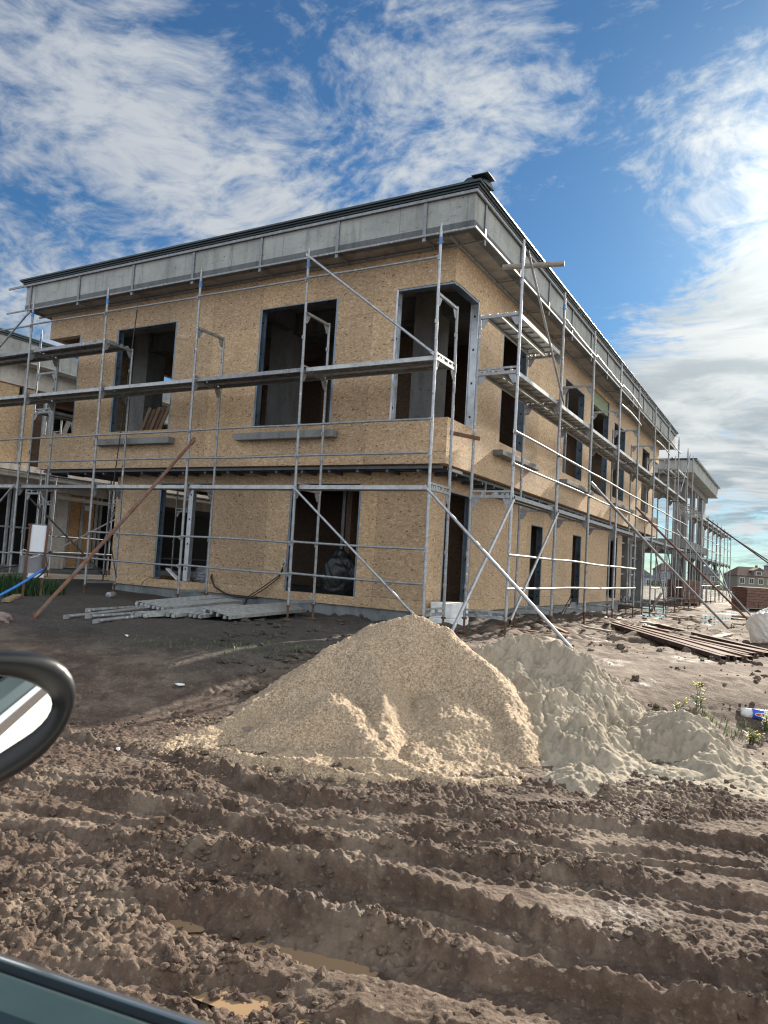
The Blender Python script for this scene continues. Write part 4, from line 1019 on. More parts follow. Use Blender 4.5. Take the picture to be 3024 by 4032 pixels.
# --- far run beside the bare frame
BS = thing('scaffold', 'low scaffold run beside the bare concrete frame at the far right', 'scaffold', (-4.3, 39, 0))
BYs = [39.0, 41.5, 44.0, 46.5, 49.0, 51.5, 54.0, 56.5]
for k, y in enumerate(BYs):
    for x in (-4.15, -4.85): post(BS, x, y, 4.25, zframes=(2,), zfoot=gz(x, y))
    for z in (2, 4): transom(BS, (-4.85, y), (-4.15, y), z-.02)
    if k < 7:
        deck(BS, (-4.15, y, 0), (-4.15, y+2.5, 0), 3.98, (-1,0,0), .60); deck(BS, (-4.15, y, 0), (-4.15, y+2.5, 0), 1.98, (-1,0,0), .60)
        for z in (2.5, 3.0) + ((.6,) if k < 4 else ()): rail(BS, (-4.11, y, z), (-4.11, y+2.5, z), .03)
for y in (33.0, 35.0, 36.8):
    for x, h in ((-3.95, 4.6), (-4.65, 4.0)): post(BS, x, y, h if y > 34 else 6.0, zframes=(2,))
    transom(BS, (-4.65, y), (-3.95, y), 1.95); transom(BS, (-4.65, y), (-3.95, y), 3.95)

# --- raking shores
def raker(p, q, r, mat, label, dark=False):
    m = MB(); a, b = Vector(p), Vector(q); n = 6
    m.tube([a.lerp(b, i/n)+Vector((0,0,-.03*math.sin(math.pi*i/n))) for i in range(n+1)], r, 9)
    d = (b-a).normalized(); m.obox(a+d*.06, d*.07, (.0,.03,0), (0,0,.04))
    o = m.build('raking_shore', mat); tag(o, label, 'shore', 'raking shores propping the scaffolds')
    q_ = MB(); q_.tube([b+Vector((.03,.02,-.25)), b+Vector((.03,.02,.14))], .012, 6); q_.build('ground_peg', M['rust'], o); return o
raker((-9.62, 9.74, 2.86), (-8.45, 5.95, gz(-8.45,5.95)-.04), .028, M['rust_pale'], 'rusty tube leaning from the front scaffold into the dark bank at left')
raker((-3.86, 15.66, 2.78), (-1.40, 19.5, gz(-1.4,19.5)-.02), .030, M['galv_worn'], 'grey raking tube reaching the mud nearest the white plastic bag')
raker((-3.86, 20.5, 2.74), (-1.03, 23.1, gz(-1.03,23.1)-.02), .030, M['rust_pale'], 'long rusty raking tube ending at a peg by the brick stacks')
raker((-3.86, 28.4, 2.62), (-1.25, 28.2, gz(-1.25,28.2)-.02), .030, M['galv_worn'], 'thin raking tube behind the rusty one, ending at the nearest brick stack')
raker((-4.0, 39.2, 3.95), (1.9, 41.5, -.4), .035, M['rust_dark'], 'black raking pole of the far scaffold, nearer of the two')
raker((-4.1, 49.2, 4.0), (2.6, 52.5, -.4), .035, M['rust_dark'], 'black raking pole of the far scaffold, farther of the two')
raker((-16.9, 9.7, 2.75), (-16.2, 6.6, -.1), .028, M['rust'], 'rusty leaning tube crossing the scaffold at the far left edge')
raker((-16.9, 9.7, 6.1), (-18.3, 9.2, 4.4), .026, M['rust'], 'rusty tube clamped at the top of the scaffold at the far left edge')
raker((-4.05, 46.4, 1.9), (-2.9, 43.2, -.45), .03, M['galv'], 'bright leaning tube catching the sun between the brick stacks')
m_ = MB(); m_.tube([(-4.45, 11.35, 5.94), (-3.45, 11.55, 5.93)], .045, 12); tag(m_.build('timber_pole', M['wood_grey']), 'short round timber pole sticking out over the side scaffold under the eaves', 'pole')
# ------------------------------------------------------------------ things lying about
def single(m, name, mat, label, cat, group=None, **kw):
    o = m.build(name, mat, None, **kw); return tag(o, label, cat, group)
def lathe(prof, p, axis, n=20):
    """profile (t, r) along axis from p"""
    p = Vector(p); d = Vector(axis).normalized(); u, w_ = basis(d); vs = []; fs = []
    for (t_, r) in prof:
        for i in range(n):
            a = 2*math.pi*i/n; vs.append(p+d*t_+(u*math.cos(a)+w_*math.sin(a))*r)
    for k in range(len(prof)-1):
        for i in range(n):
            j = (i+1) % n; fs.append((k*n+i, k*n+j, (k+1)*n+j, (k+1)*n+i))
    fs.append(tuple(reversed(range(n)))); fs.append(tuple(range((len(prof)-1)*n, len(prof)*n)))
    return vs, fs
def blob_obj(name, c, rad, mat, label, cat, seed, amp=.25, f=2.2, wr=0.0, sub=5, flat=None):
    import bmesh
    bm = bmesh.new(); bmesh.ops.create_icosphere(bm, subdivisions=sub, radius=1.0)
    co = np.array([v.co[:] for v in bm.verts])
    n = perlin(co[:,0]*f+seed, co[:,1]*f+co[:,2]*1.7, seed) + .5*perlin(co[:,1]*f*2.1, co[:,2]*f*2.1+seed, seed+1)
    n2 = np.abs(perlin(co[:,0]*f*3.1+co[:,2]*2, co[:,1]*f*3.1-co[:,2]*3, seed+2)) + .6*np.abs(perlin(co[:,0]*f*6+co[:,2]*5, co[:,1]*f*6+seed, seed+3))
    k = 1+amp*n-wr*n2
    for v, s in zip(bm.verts, k):
        p = v.co*float(s); v.co = (c[0]+p.x*rad[0], c[1]+p.y*rad[1], max(c[2]+p.z*rad[2], flat if flat is not None else -9))
    me = bpy.data.meshes.new(name); bm.to_mesh(me); bm.free(); me.materials.append(mat)
    for p in me.polygons: p.use_smooth = True
    o = bpy.data.objects.new(name, me); COL.objects.link(o); return tag(o, label, cat)

# heap of spare planks and tubes in front of the wall
def loose_deck(a, b, wv, thick=.05):
    m = MB(); a, b, wv = Vector(a), Vector(b), Vector(wv); d = (b-a); nrm = d.cross(wv).normalized()
    if nrm.z < 0: nrm = -nrm
    c = a+d/2+wv/2
    m.obox(c, d/2, wv/2, nrm*.003)
    for s in (-1, 1): m.obox(c+wv.normalized()*s*(wv.length/2-.004)-nrm*thick/2, d/2, wv.normalized()*.004, nrm*(thick/2-.003))
    for e in (a, b-d.normalized()*.04):
        for f in (.12, .38, .62, .88): m.obox(e+wv*f-nrm*.03, d.normalized()*.045, wv.normalized()*.022, nrm*.022)
    n = int(d.length/.11)                                       # raised chequer studs
    for i in range(n):
        for j in range(6):
            q = a+d*((i+.5)/n)+wv*((j+.5)/6)+nrm*.004; s = 1 if (i+j) % 2 else -1
            m.obox(q, (d.normalized()+wv.normalized()*s*.8).normalized()*.028, (wv.normalized()-d.normalized()*s*.8).normalized()*.006, nrm*.0025)
    return m
DK = 'loose scaffold planks heaped before the wall'
for (a, b, w_, lab) in (
  ((-7.10,8.15,-.06), (-7.58,10.75,-.07), (-.60,.10,.07), 'wide chequer-plate scaffold plank lying on top at the right end of the heap'),
  ((-7.45,8.0,-.13), (-7.95,10.5,-.13), (-.32,-.05,.01), 'narrow scaffold plank lying under the wide chequer-plate one'),
  ((-7.62,7.65,-.10), (-8.3,10.05,-.10), (-.32,-.08,.02), 'scaffold plank with hooked ends in the middle of the heap'),
  ((-7.75,7.25,-.145), (-7.95,9.75,-.15), (-.30,-.02,.0), 'lowest scaffold plank, sticking out nearest the mud bank'),
  ((-8.55,8.1,-.02), (-9.25,10.5,.0), (-.32,-.08,.02), 'long scaffold plank at the back of the heap, nearest the wall'),
  ((-8.25,8.05,-.07), (-8.85,10.5,-.06), (-.31,-.07,.02), 'scaffold plank lying beneath the back one in the heap')):
    lift = max(0, gz(a[0]+w_[0]/2, a[1]+w_[1]/2)+.065-a[2]); a = (a[0], a[1], a[2]+lift); b = (b[0], b[1], b[2]+lift)
    single(loose_deck(a, b, w_), 'scaffold_plank', M['deck'], lab, 'plank', DK)
for (a, b, lab) in (((-8.16,6.30,-.13), (-8.65,8.35,-.10), 'grey tube reaching farthest left out of the plank heap'), ((-8.50,6.9,-.12), (-8.95,9.3,-.05), 'grey tube lying at the back of the plank heap'),
                    ((-7.72,6.4,-.15), (-8.15,8.6,-.06), 'flattened pale tube end in front of the plank heap'), ((-8.05,6.55,-.14), (-8.35,8.7,-.09), 'grey tube crossing low between the others in the plank heap')):
    a = (a[0], a[1], max(a[2], gz(a[0],a[1])+.035)); b = (b[0], b[1], max(b[2], gz(b[0],b[1])+.04)); m_ = MB(); m_.tube([a, b], .024, 8); d = (Vector(b)-Vector(a)).normalized(); m_.obox(Vector(a)-d*.05, d*.06, (.004,.0,0), (0,0,.028)); single(m_, 'scaffold_tube', M['galv_worn'], lab, 'tube', 'loose scaffold tubes in the heap')

# meter cabinet on two rusty angle posts
G0 = gz(-9.9, 7.05)
mt = thing('meter_cabinet', 'white electric cabinet above a grey box, hung between two leaning rusty posts', 'cabinet', (-9.9, 7.05, G0))
rr = Vector((.869,.495,0)); fw = Vector((-.495,.869,0)); f1 = (rr*.80+fw*.6).normalized(); f2 = (fw*.80-rr*.60).normalized()
def cab(cx_, cz, hw, hh, dp):
    c = Vector((-9.93, 7.0, cz))+rr*cx_; return c+f2*dp, f1*hw, f2*dp, Vector((.03,.0,1))*hh
m_ = MB(); m_.obox(*cab(0.02, .885, .115, .20, .10)); m_.build('cabinet', M['white_panel'], mt, .006)
m_ = MB(); c, ax, ay, az = cab(.02, 1.09, .125, .012, .11); m_.obox(c, ax, ay, az); m_.build('cabinet_lid', M['grey_panel'], mt)
m_ = MB(); m_.obox(*cab(-.04, .49, .17, .135, .05)); m_.build('lower_box', M['grey_panel'], mt, .006)
m_ = MB(); m_.obox(*cab(.02, .335, .11, .03, .05)); m_.build('outlet_box', M['white_panel'], mt)
for s in (-.13, .115):
    m_ = MB(); b_ = Vector((-9.93,7.0,0))+f1*s-f2*.012
    m_.bar(b_+Vector((-.03,0,G0-.2)), b_+Vector((.02,0,1.10)), .034, .01, f2); m_.build('post', M['rust'], mt)
m_ = MB(); b_ = Vector((-9.98,6.94,.66)); m_.tube([b_+rr*(-.1+.05*math.cos(a))+Vector((0,0,.05*math.sin(a))) for a in np.linspace(0, 5.2, 12)], .007, 6)
m_.tube([b_+rr*(-.08+.028*i)+Vector((0,0,-.03-.03*math.sin(i*.5))) for i in range(9)], .007, 6); m_.build('cable', M['white_cable'], mt)
m_ = MB(); m_.tube([(-9.80,7.05,.66), (-9.70,7.03,.50), (-9.74,7.0,.38), (-9.82,6.96,.30)], .012, 8); m_.build('cable', M['cable'], mt)
m_ = MB()
hp = [(-9.66,6.93,.44), (-9.65,6.82,.37), (-9.64,6.68,.28), (-9.63,6.50,.18), (-9.62,6.28,.07), (-9.6,6.0,-.02), (-9.6,5.5,-.10)]
m_.tube(hp, .020, 10); single(m_, 'water_hose', M['hose'], 'bright blue hose sloping from the cabinet down over the grass', 'hose')
m_ = MB(); m_.tube([(-10.15,6.9,.47), (-10.5,6.75,.40), (-11.2,6.6,.36)], .012, 6); single(m_, 'power_cable', M['cable'], 'black cable running left from the grey box', 'cable')

# grass
def grass(name, n, cu, cv, ru, rv, h, seed, mat, label, kind='stuff', lean=.5):
    rng = np.random.default_rng(seed); a = rng.random(n)*6.283; r = np.sqrt(rng.random(n))
    u = cu+ru*r*np.cos(a); v = cv+rv*r*np.sin(a); x, y = uv2w(u, v); z = ground_at(x, y)-.01
    hh = h*(.45+.75*rng.random(n))*(1.1-.6*r); an = rng.random(n)*6.283; L_ = hh*lean*rng.random(n)*1.6; wd = .004+.005*rng.random(n)
    dx, dy = np.cos(an), np.sin(an); px, py = -dy*wd, dx*wd
    V = np.stack([np.stack([x-px, y-py, z], -1), np.stack([x+px, y+py, z], -1), np.stack([x+dx*L_*.4+px*.8, y+dy*L_*.4+py*.8, z+hh*.6], -1), np.stack([x+dx*L_*.4-px*.8, y+dy*L_*.4-py*.8, z+hh*.6], -1),
                  np.stack([x+dx*L_, y+dy*L_, z+hh], -1)], 1).reshape(-1, 3)
    b = (np.arange(n)*5)[:, None]
    F = np.concatenate([b+np.array([[0,1,2]]), b+np.array([[0,2,3]]), b+np.array([[3,2,4]])])
    o = np_mesh(name, V, F, mat, True); return tag(o, label, None, None, kind)
def leaf_mat(name, c):
    m = newmat(name); t = NT(m); co = t.coords(); n = t.noise(co, 14, 3)
    col = t.ramp(n, [(.3, tuple(x*.55 for x in c)), (.7, tuple(x*1.35 for x in c))])
    p = t.n('ShaderNodeBsdfPrincipled', {'Base Color': col, 'Roughness': .6}); tr = t.n('ShaderNodeBsdfTranslucent', {0: col})
    t.n('ShaderNodeOutputMaterial', {0: t.n('ShaderNodeMixShader', {0: .3, 1: p.outputs[0], 2: tr.outputs[0]}).outputs[0]}); return m
M['grass'] = leaf_mat('grass', (.035,.085,.028)); M['weed'] = leaf_mat('weed', (.09,.14,.045)); M['straw'] = leaf_mat('straw', (.22,.20,.12)); M['field'] = leaf_mat('field', (.15,.20,.07))
M['petal'] = plain('petal', (.75,.68,.10), .6)
gu, gv = w2uv(-10.75, 7.15)
grass('grass', 5200, gu-.35, gv-.1, 1.25, .75, .36, 3, M['grass'], 'rank green grass around the electric cabinet')
grass('grass', 600, -.9, 8.3, 2.2, .5, .07, 4, M['weed'], 'sparse green sprouts on the dark bank')
grass('grass', 110, 3.3, 7.25, .6, .35, .11, 5, M['weed'], 'tufts of thin weed grass behind the small sand mound')
grass('grass', 9000, -2, 84, 60, 34, .75, 6, M['field'], 'pale green meadow beyond the building site')

# flowering weeds by the small mound
def weed(u, v, h, n, seed, label):
    rng = random.Random(seed); x, y = uv2w(u, v); z = gz(x, y)
    t_ = thing('flowering_weed', label, 'weed', (x, y, z), 'flowering weeds by the sand')
    st = MB(); lf = MB(); fl = MB()
    for i in range(n):
        a = rng.random()*6.28; L_ = h*(.5+.6*rng.random()); sp = .9*L_*rng.random()
        p = [(x+.02*math.cos(a), y+.02*math.sin(a), z-.01), (x+sp*.4*math.cos(a), y+sp*.4*math.sin(a), z+L_*.6), (x+sp*math.cos(a), y+sp*math.sin(a), z+L_)]
        st.tube(p, [.0035, .0028, .002], 5)
        for j in range(7):
            f = .15+.7*rng.random(); q = Vector(p[0]).lerp(Vector(p[2]), f); b = rng.random()*6.28; d = Vector((math.cos(b), math.sin(b), .4))*(.03+.04*rng.random()); s = Vector((-math.sin(b), math.cos(b), 0))*.010
            lf.add([q, q+d*.5+s, q+d, q+d*.5-s], [(0,1,2,3)])
        if i % 2 == 0:
            for j in range(7):
                c = Vector(p[2])+Vector(((rng.random()-.5)*.05, (rng.random()-.5)*.05, (rng.random()-.6)*.05)); r = .010
                fl.add([c+Vector((r,0,0)), c+Vector((0,r,.004)), c+Vector((-r,0,0)), c+Vector((0,-r,.004)), c+Vector((0,0,.006)), c+Vector((0,0,-.005))], [(0,1,4),(1,2,4),(2,3,4),(3,0,4),(1,0,5),(2,1,5),(3,2,5),(0,3,5)])
    st.build('stem', M['weed'], t_); lf.build('foliage', M['weed'], t_); fl.build('blossom', M['petal'], t_)
weed(3.02, 7.35, .17, 6, 1, 'yellow flowering weed standing left, just above the small mound crest')
weed(3.34, 7.6, .22, 8, 2, 'tallest yellow flowering weed, before the dark hollow')
weed(3.85, 7.25, .19, 6, 3, 'yellow flowering weed right beside the plastic bottle')
weed(3.55, 6.95, .14, 12, 4, 'low bushy weed between the mound and the plastic bottle')

# bottle
bx_, by_ = uv2w(3.90, 7.50); bz = gz(bx_, by_)+.045
bd = Vector((.869,.495,0))*.97+Vector((.495,-.869,0))*.25; bd.normalize()
m = newmat('bottle_plastic'); t = NT(m); t.bsdf((.82,.84,.84), .18, 0, t.bump(t.noise(t.coords(), 40, 3), .5, .01), .5, **{'Transmission Weight': .35, 'IOR': 1.3}); M['bottle'] = m
bt = thing('plastic_bottle', 'crumpled clear plastic bottle with a blue label lying on the mud at right', 'bottle', (bx_, by_, bz))
k = .98
vs, fs = lathe([(-.17*k,.03*k),(-.165*k,.045*k),(-.12*k,.052*k),(-.06*k,.049*k),(.05*k,.049*k),(.08*k,.053*k),(.12*k,.047*k),(.155*k,.03*k),(.17*k,.016*k),(.185*k,.014*k)], (bx_,by_,bz+.008), bd, 24)
m_ = MB(); m_.add(vs, fs, 0, True); m_.build('body', M['bottle'], bt)
vs, fs = lathe([(-.065*k,.050*k),(-.062*k,.0515*k),(.04*k,.0515*k),(.043*k,.050*k)], (bx_,by_,bz+.008), bd, 24)
m_ = MB(); m_.add(vs, fs, 0, True); lb = m_.build('label', plain('label_blue', (.02,.09,.50), .35), bt)
em = MB(); u_, w_ = basis(bd); tc = Vector((0,0,0))-Vector((bx_,by_,0)); tc.z = .55; tc.normalize(); tc = (tc-bd*tc.dot(bd)).normalized(); s_ = bd.cross(tc)
for (ra, rb, mi, hh) in ((.030,.020,0,.0524),(.024,.014,1,.0529)):
    pts = []
    for i in range(18):
        a = 2*math.pi*i/18; ang = rb*math.sin(a)/.06; pts.append(Vector((bx_,by_,bz+.008))-bd*.012+bd*ra*math.cos(a)+(tc*math.cos(ang)+s_*math.sin(ang))*hh*k)
    em.add(pts, [tuple(range(18))], mi)
em.build('emblem', [M['white_foam'], plain('emblem_red', (.45,.04,.05), .5)], lb)
vs, fs = lathe([(.183*k,.017*k),(.205*k,.017*k)], (bx_,by_,bz+.008), bd, 16)
m_ = MB(); m_.add(vs, fs, 0, True); m_.build('cap', M['white_foam'], bt)

# big white sack at the right edge
m = newmat('sheet_plastic'); t = NT(m); co = t.coords(); n = t.noise(co, 5, 5, .65, 1.5)
p = t.n('ShaderNodeBsdfPrincipled', {'Base Color': (.72,.71,.69,1), 'Roughness': .32, 'Normal': t.bump(n, .9, .06)}); tr = t.n('ShaderNodeBsdfTranslucent', {0: (.75,.73,.68,1)})
t.n('ShaderNodeOutputMaterial', {0: t.n('ShaderNodeMixShader', {0: .35, 1: p.outputs[0], 2: tr.outputs[0]}).outputs[0]}); M['sheet'] = m
blob_obj('plastic_sack', (-.12, 15.2, gz(-.12,15.2)+.22), (.72, .62, .50), M['sheet'], 'large white plastic sack slumped on the mud at the right edge', 'sack', 31, .10, 1.1, .07, 6, gz(-.12,15.2)-.03)
m_ = MB(); z = gz(-1.3,15.4)+.05; m_.add([(-1.44,14.5,z), (-1.28,14.35,z+.01), (-1.1,16.25,z+.01), (-1.3,16.4,z)], [(0,1,2,3)]); m_.poly_prism([(-1.44,14.5,z-.03), (-1.28,14.35,z-.03), (-1.1,16.25,z-.03), (-1.3,16.4,z-.03)], (0,0,.028)); single(m_, 'wet_board', M['wood'], 'pale flat board lying in the wet between the raking tube and the white sack', 'board')

# rusty steel sections in a bundle
def steel(a, b, w_, mat):
    m = MB(); a, b = Vector(a), Vector(b); d = (b-a).normalized(); s = d.cross(Vector((0,0,1))).normalized()
    m.obox((a+b)/2+Vector((0,0,.012)), (b-a)/2, s*w_/2, (0,0,.0035)); m.obox((a+b)/2+s*(w_/2-.003)+Vector((0,0,-.018)), (b-a)/2, s*.0035, (0,0,.027)); m.obox((a+b)/2-s*(w_/2-.003)+Vector((0,0,-.018)), (b-a)/2, s*.0035, (0,0,.027))
    return m
rng = random.Random(11)
for k in range(11):
    f = k/10; a = Vector((-3.35+.85*f+rng.uniform(-.05,.05), 15.35+.55*f+rng.uniform(-.4,.4), -.30+.028*(k % 3)+.01*f)); b = Vector((-.86+.62*f+rng.uniform(-.03,.03), 10.85+1.5*f+rng.uniform(-.35,.25), -.31+.028*(k % 3)))
    b.z = max(b.z, gz(b.x, b.y)+.06); a.z = max(a.z, gz(a.x, a.y)+.06)
    single(steel(a, b, .085, M['rust_dark']), 'steel_section', (M['rust_dark'], M['rust'], M['rust_pale'])[k % 3], 'long rusty steel section in the bundle lying on the wet ground before the white sack', 'steel bar', 'rusty steel sections in a bundle')
# planks lying in the mud beside the scaffold
for (a, b, w_, lab) in (((-3.62,14.45),(-3.05,14.25),.09,'short timber offcut lying just before the tip of the steel bundle'), ((-4.17,16.95),(-3.1,16.7),.08,'thin timber batten in the mud beyond the steel bundle, crossing under the second raking tube'),
    ((-3.92,18.94),(-2.9,18.5),.10,'timber batten lying between the two raking tubes, nearer one'), ((-3.2,18.1),(-2.55,17.95),.22,'broad grey board lying flat in the puddle beyond the steel bundle'),
    ((-3.89,23.68),(-3.2,23.95),.09,'small batten near the foot of the fifth scaffold frame'), ((-4.6,26.5),(-2.6,25.6),.10,'long batten lying in the wet towards the brick stacks'), ((-1.9,27.2),(-1.1,27.5),.25,'wet plank lying before the nearest brick stack'),
    ((-5.0,12.9),(-3.2,11.7),.08,'dark pole lying along the side wall behind the sand heap'), ((-4.4,14.2),(-3.5,12.9),.07,'thin dark lath lying under the side scaffold')):
    z0, z1 = gz(*a)+.035, gz(*b)+.035
    m_ = MB(); m_.bar((a[0],a[1],z0), (b[0],b[1],z1), w_, .03); single(m_, 'timber_plank', M['wood_grey' if w_ > .08 else 'wood_red'], lab, 'plank', 'planks lying in the wet mud')
m_ = MB(); m_.bar((-9.70,6.42,gz(-9.7,6.42)+.03), (-10.4,7.28,gz(-10.4,7.28)+.04), .10, .035); single(m_, 'timber_plank', M['wood'], 'pale plank offcut lying on the dark ground at the far left', 'plank')
m_ = MB(); m_.bar((-4.8,29.2,gz(-4.8,29.2)-.05), (-4.25,27.9,.35), .09, .03); single(m_, 'leaning_batten', M['white_foam'], 'white batten leaning at the foot of the far scaffold', 'batten')
m_ = MB(); vs, fs = lathe([(0,.045),(.005,.05),(.2,.05),(.205,.045)], (-9.62,8.12,gz(-9.7,8.3)+.05), (-.45,.85,0), 16); m_.add(vs, fs, 0, True); single(m_, 'tin_can', M['galv_worn'], 'dented grey tin lying left of the plank heap', 'tin')

# litter and stones on the dark bank
for i, (u, v, s, mt_, lab) in enumerate(((-1.8,6.9,.05,'white_foam','torn white paper on the dark ground behind the car mirror'), (-2.9,8.6,.035,'white_foam','small white scrap at the foot of the dark bank'), (-1.75,5.2,.014,'white_foam','tiny white scrap on the mud left of the gravel heap'))):
    x, y = uv2w(u, v); z = gz(x, y); r_ = random.Random(i); m_ = MB()
    pts = [(x+s*math.cos(a)*(.6+.7*r_.random()), y+s*math.sin(a)*(.6+.7*r_.random()), z+.012+.02*r_.random()) for a in np.linspace(0, 6.28, 8)[:-1]]
    m_.add(pts+[(x, y, z+.03)], [(j, (j+1) % 7, 7) for j in range(7)]); m_.add([(p[0], p[1], p[2]-.004) for p in pts]+[(x, y, z+.026)], [((j+1) % 7, j, 7) for j in range(7)]); single(m_, 'litter', M[mt_], lab, 'litter')
M['stone'] = plain('stone', (.20,.155,.14), .85, 0, .3, 6, .4)
for i, (u, v, s, lab) in enumerate(((-3.05,7.0,.13,'rounded pinkish stone on the slope above the car mirror'), (-4.6,9.0,.15,'pinkish stone near the plank offcut at far left'), (.02,3.10,.030,'pale pebble on the wheel-track ridge'), (-.95,5.75,.06,'dark stone beside the left foot of the gravel'))):
    x, y = uv2w(u, v); blob_obj('stone', (x, y, gz(x, y)+s*.2), (s, s*.8, s*.55), M['stone'], lab, 'stone', 50+i, .25, 1.4, .1, 4)
x, y = uv2w(-.30, 2.42); m_ = MB(); z = gz(x, y); m_.tube([uv2w(-.36,2.38)+(z-.005,), (x, y, z+.018), uv2w(-.24,2.47)+(z+.022,)], [.003,.004,.003], 7); single(m_, 'twig', M['wood_red'], 'broken twig sticking out of the near puddle', 'twig')

# at the house
bl = thing('foam_block', 'pair of stacked white foam blocks under the corner doorway', 'block', (-5.3, 11.9, -.25))
m_ = MB(); m_.box((-5.54,11.5,-.30), (-5.12,12.28,-.05)); m_.build('block', M['white_foam'], bl, .012)
m_ = MB(); m_.box((-5.53,11.52,-.046), (-5.13,12.27,.205)); m_.build('block', M['white_foam'], bl, .012)
blob_obj('refuse_bag', (-7.72, 11.95, .50), (.40, .30, .52), M['black_plastic'], 'bulging black refuse bag inside the right ground-floor opening', 'bag', 12, .14, 1.4, .10, 5, .13)
blob_obj('cement_sack', (-10.95, 11.75, .32), (.34, .22, .22), M['grey_panel'], 'grey sack slumped inside the left ground-floor opening', 'sack', 14, .15, 2.0, .15, 5, .13)
m_ = MB(); m_.bar((-12.0, 11.65, .42), (-11.62, 11.62, .20), .09, .03); single(m_, 'white_batten', M['white_foam'], 'white batten propped on the sill of the left ground-floor opening', 'batten')
for k in range(5):
    x0 = -14.0+.12*k; m_ = MB(); m_.bar((x0, 12.05+.02*k, 2.81), (x0+.18+.04*k, 12.45, 4.25-.04*(k % 2)), .10, .025, (0,1,0))
    single(m_, 'leaning_board', M['wood_red' if k % 2 else 'wood'], 'reddish board leaning inside the left upper window', 'board', 'boards leaning inside the left upper window')
m_ = MB(); m_.tube([(-8.57,11.31,.72), (-8.66,11.30,.48), (-8.95,11.28,.27), (-9.35,11.22,.0), (-9.4,11.2,-.15)], .010, 6); single(m_, 'cable', M['cable'], 'upper of two black cables hanging from the right ground-floor opening', 'cable')
m_ = MB(); m_.tube([(-8.60,11.32,.60), (-8.68,11.30,.42), (-8.98,11.27,.19), (-9.33,11.2,-.04), (-9.35,11.18,-.16)], .010, 6); single(m_, 'cable', M['cable'], 'lower of two black cables hanging from the right ground-floor opening', 'cable')
m_ = MB(); m_.tube([(-8.60+.05*math.cos(a), 11.30, .72+.08*math.sin(a)) for a in np.linspace(0, 11, 26)], .006, 6); single(m_, 'cable', M['white_cable'], 'coil of white cable by the left jamb of the right ground-floor opening', 'cable')
m_ = MB(); m_.tube([(-10.45,11.42,.45), (-10.40,11.30,.32), (-10.25,11.27,.14), (-9.95,11.25,.03), (-9.6,11.22,-.01), (-9.1,11.22,.0)], .018, 8); single(m_, 'cable', M['cable'], 'thick black conduit curving down between the ground-floor openings', 'cable')
m_ = MB(); m_.tube([(-11.95,11.4,.22), (-12.15,11.28,.21), (-12.29,11.25,.10), (-12.36,11.22,-.15)], .008, 6); single(m_, 'cable', M['grey_panel'], 'thin grey conduit at the left corner of the left ground-floor opening', 'cable')
for (y, h) in ((18.3, .62), (18.5, .5)):
    m_ = MB(); m_.tube([(-5.2, y, -.3), (-4.9, y+.55, h)], .012, 6); single(m_, 'reinforcing_rod', M['rust_dark'], 'dark rod leaning by the narrow doorway in the side wall', 'rod', 'rods leaning by the narrow doorway')

# brick stacks at the end of the site
def brick_mat():
    m = newmat('brick'); t = NT(m); co = t.coords(); s = t.n('ShaderNodeSeparateXYZ', {0: co}).outputs
    n = t.noise(co, 7, 4); f = t.math('FRACT', t.math('MULTIPLY', s[2], 1/.125))
    col = t.ramp(n, [(.3, (.12,.065,.05)), (.7, (.22,.12,.09))]); col = t.mix(t.math('LESS_THAN', f, .10), col, (.05,.03,.025)); t.bsdf(col, .85, 0, t.bump(n, .2, .01)); return m
M['brick'] = brick_mat()
def stack(cu, cv, hw, hd, h, rot, lab):
    x, y = uv2w(cu, cv); z = gz(x, y); a = math.atan2(.495, .869)+rot
    st = thing('brick_stack', lab, 'brick stack', (x, y, z), 'stacks of bricks on the building site')
    ax, ay = Vector((math.cos(a), math.sin(a), 0)), Vector((-math.sin(a), math.cos(a), 0))
    m = MB(); n = int(h/.125)
    for i in range(n):
        for s in (-1, 0, 1):
            m.obox(Vector((x, y, z+.14+.125*(i+.5)))+ax*s*hw*.667+ax*jit(.008)+ay*jit(.008), ax*(hw*.329), ay*hd, (0,0,.060))
    m.build('bricks', M['brick'], st)
    m = MB(); m.obox(Vector((x, y, z+.11)), ax*hw, ay*hd, (0,0,.02))
    for s in (-.9, 0, .9): m.obox(Vector((x, y, z+.03))+ax*hw*s, ax*.05, ay*hd, (0,0,.055))
    m.build('pallet', M['wood_grey'], st)
    m = MB(); m.obox(Vector((x, y, z+.155+.125*n)), ax*hw*1.02, ay*hd*1.02, (0,0,.012)); m.build('cover_board', M['wood'], st)
stack(14.7, 35.6, .50, .55, 1.0, .25, 'single brick stack in the middle, just left of the bright leaning tube')
stack(12.9, 38.5, .42, .5, 1.1, .2, 'brick stack half hidden behind the scaffold posts, farthest left')
stack(17.3, 33.7, .85, .6, .9, .1, 'widest brick stack, farthest right but one')
stack(16.5, 28.6, .62, .5, .75, .1, 'nearest brick stack, cut off by the right edge of view')

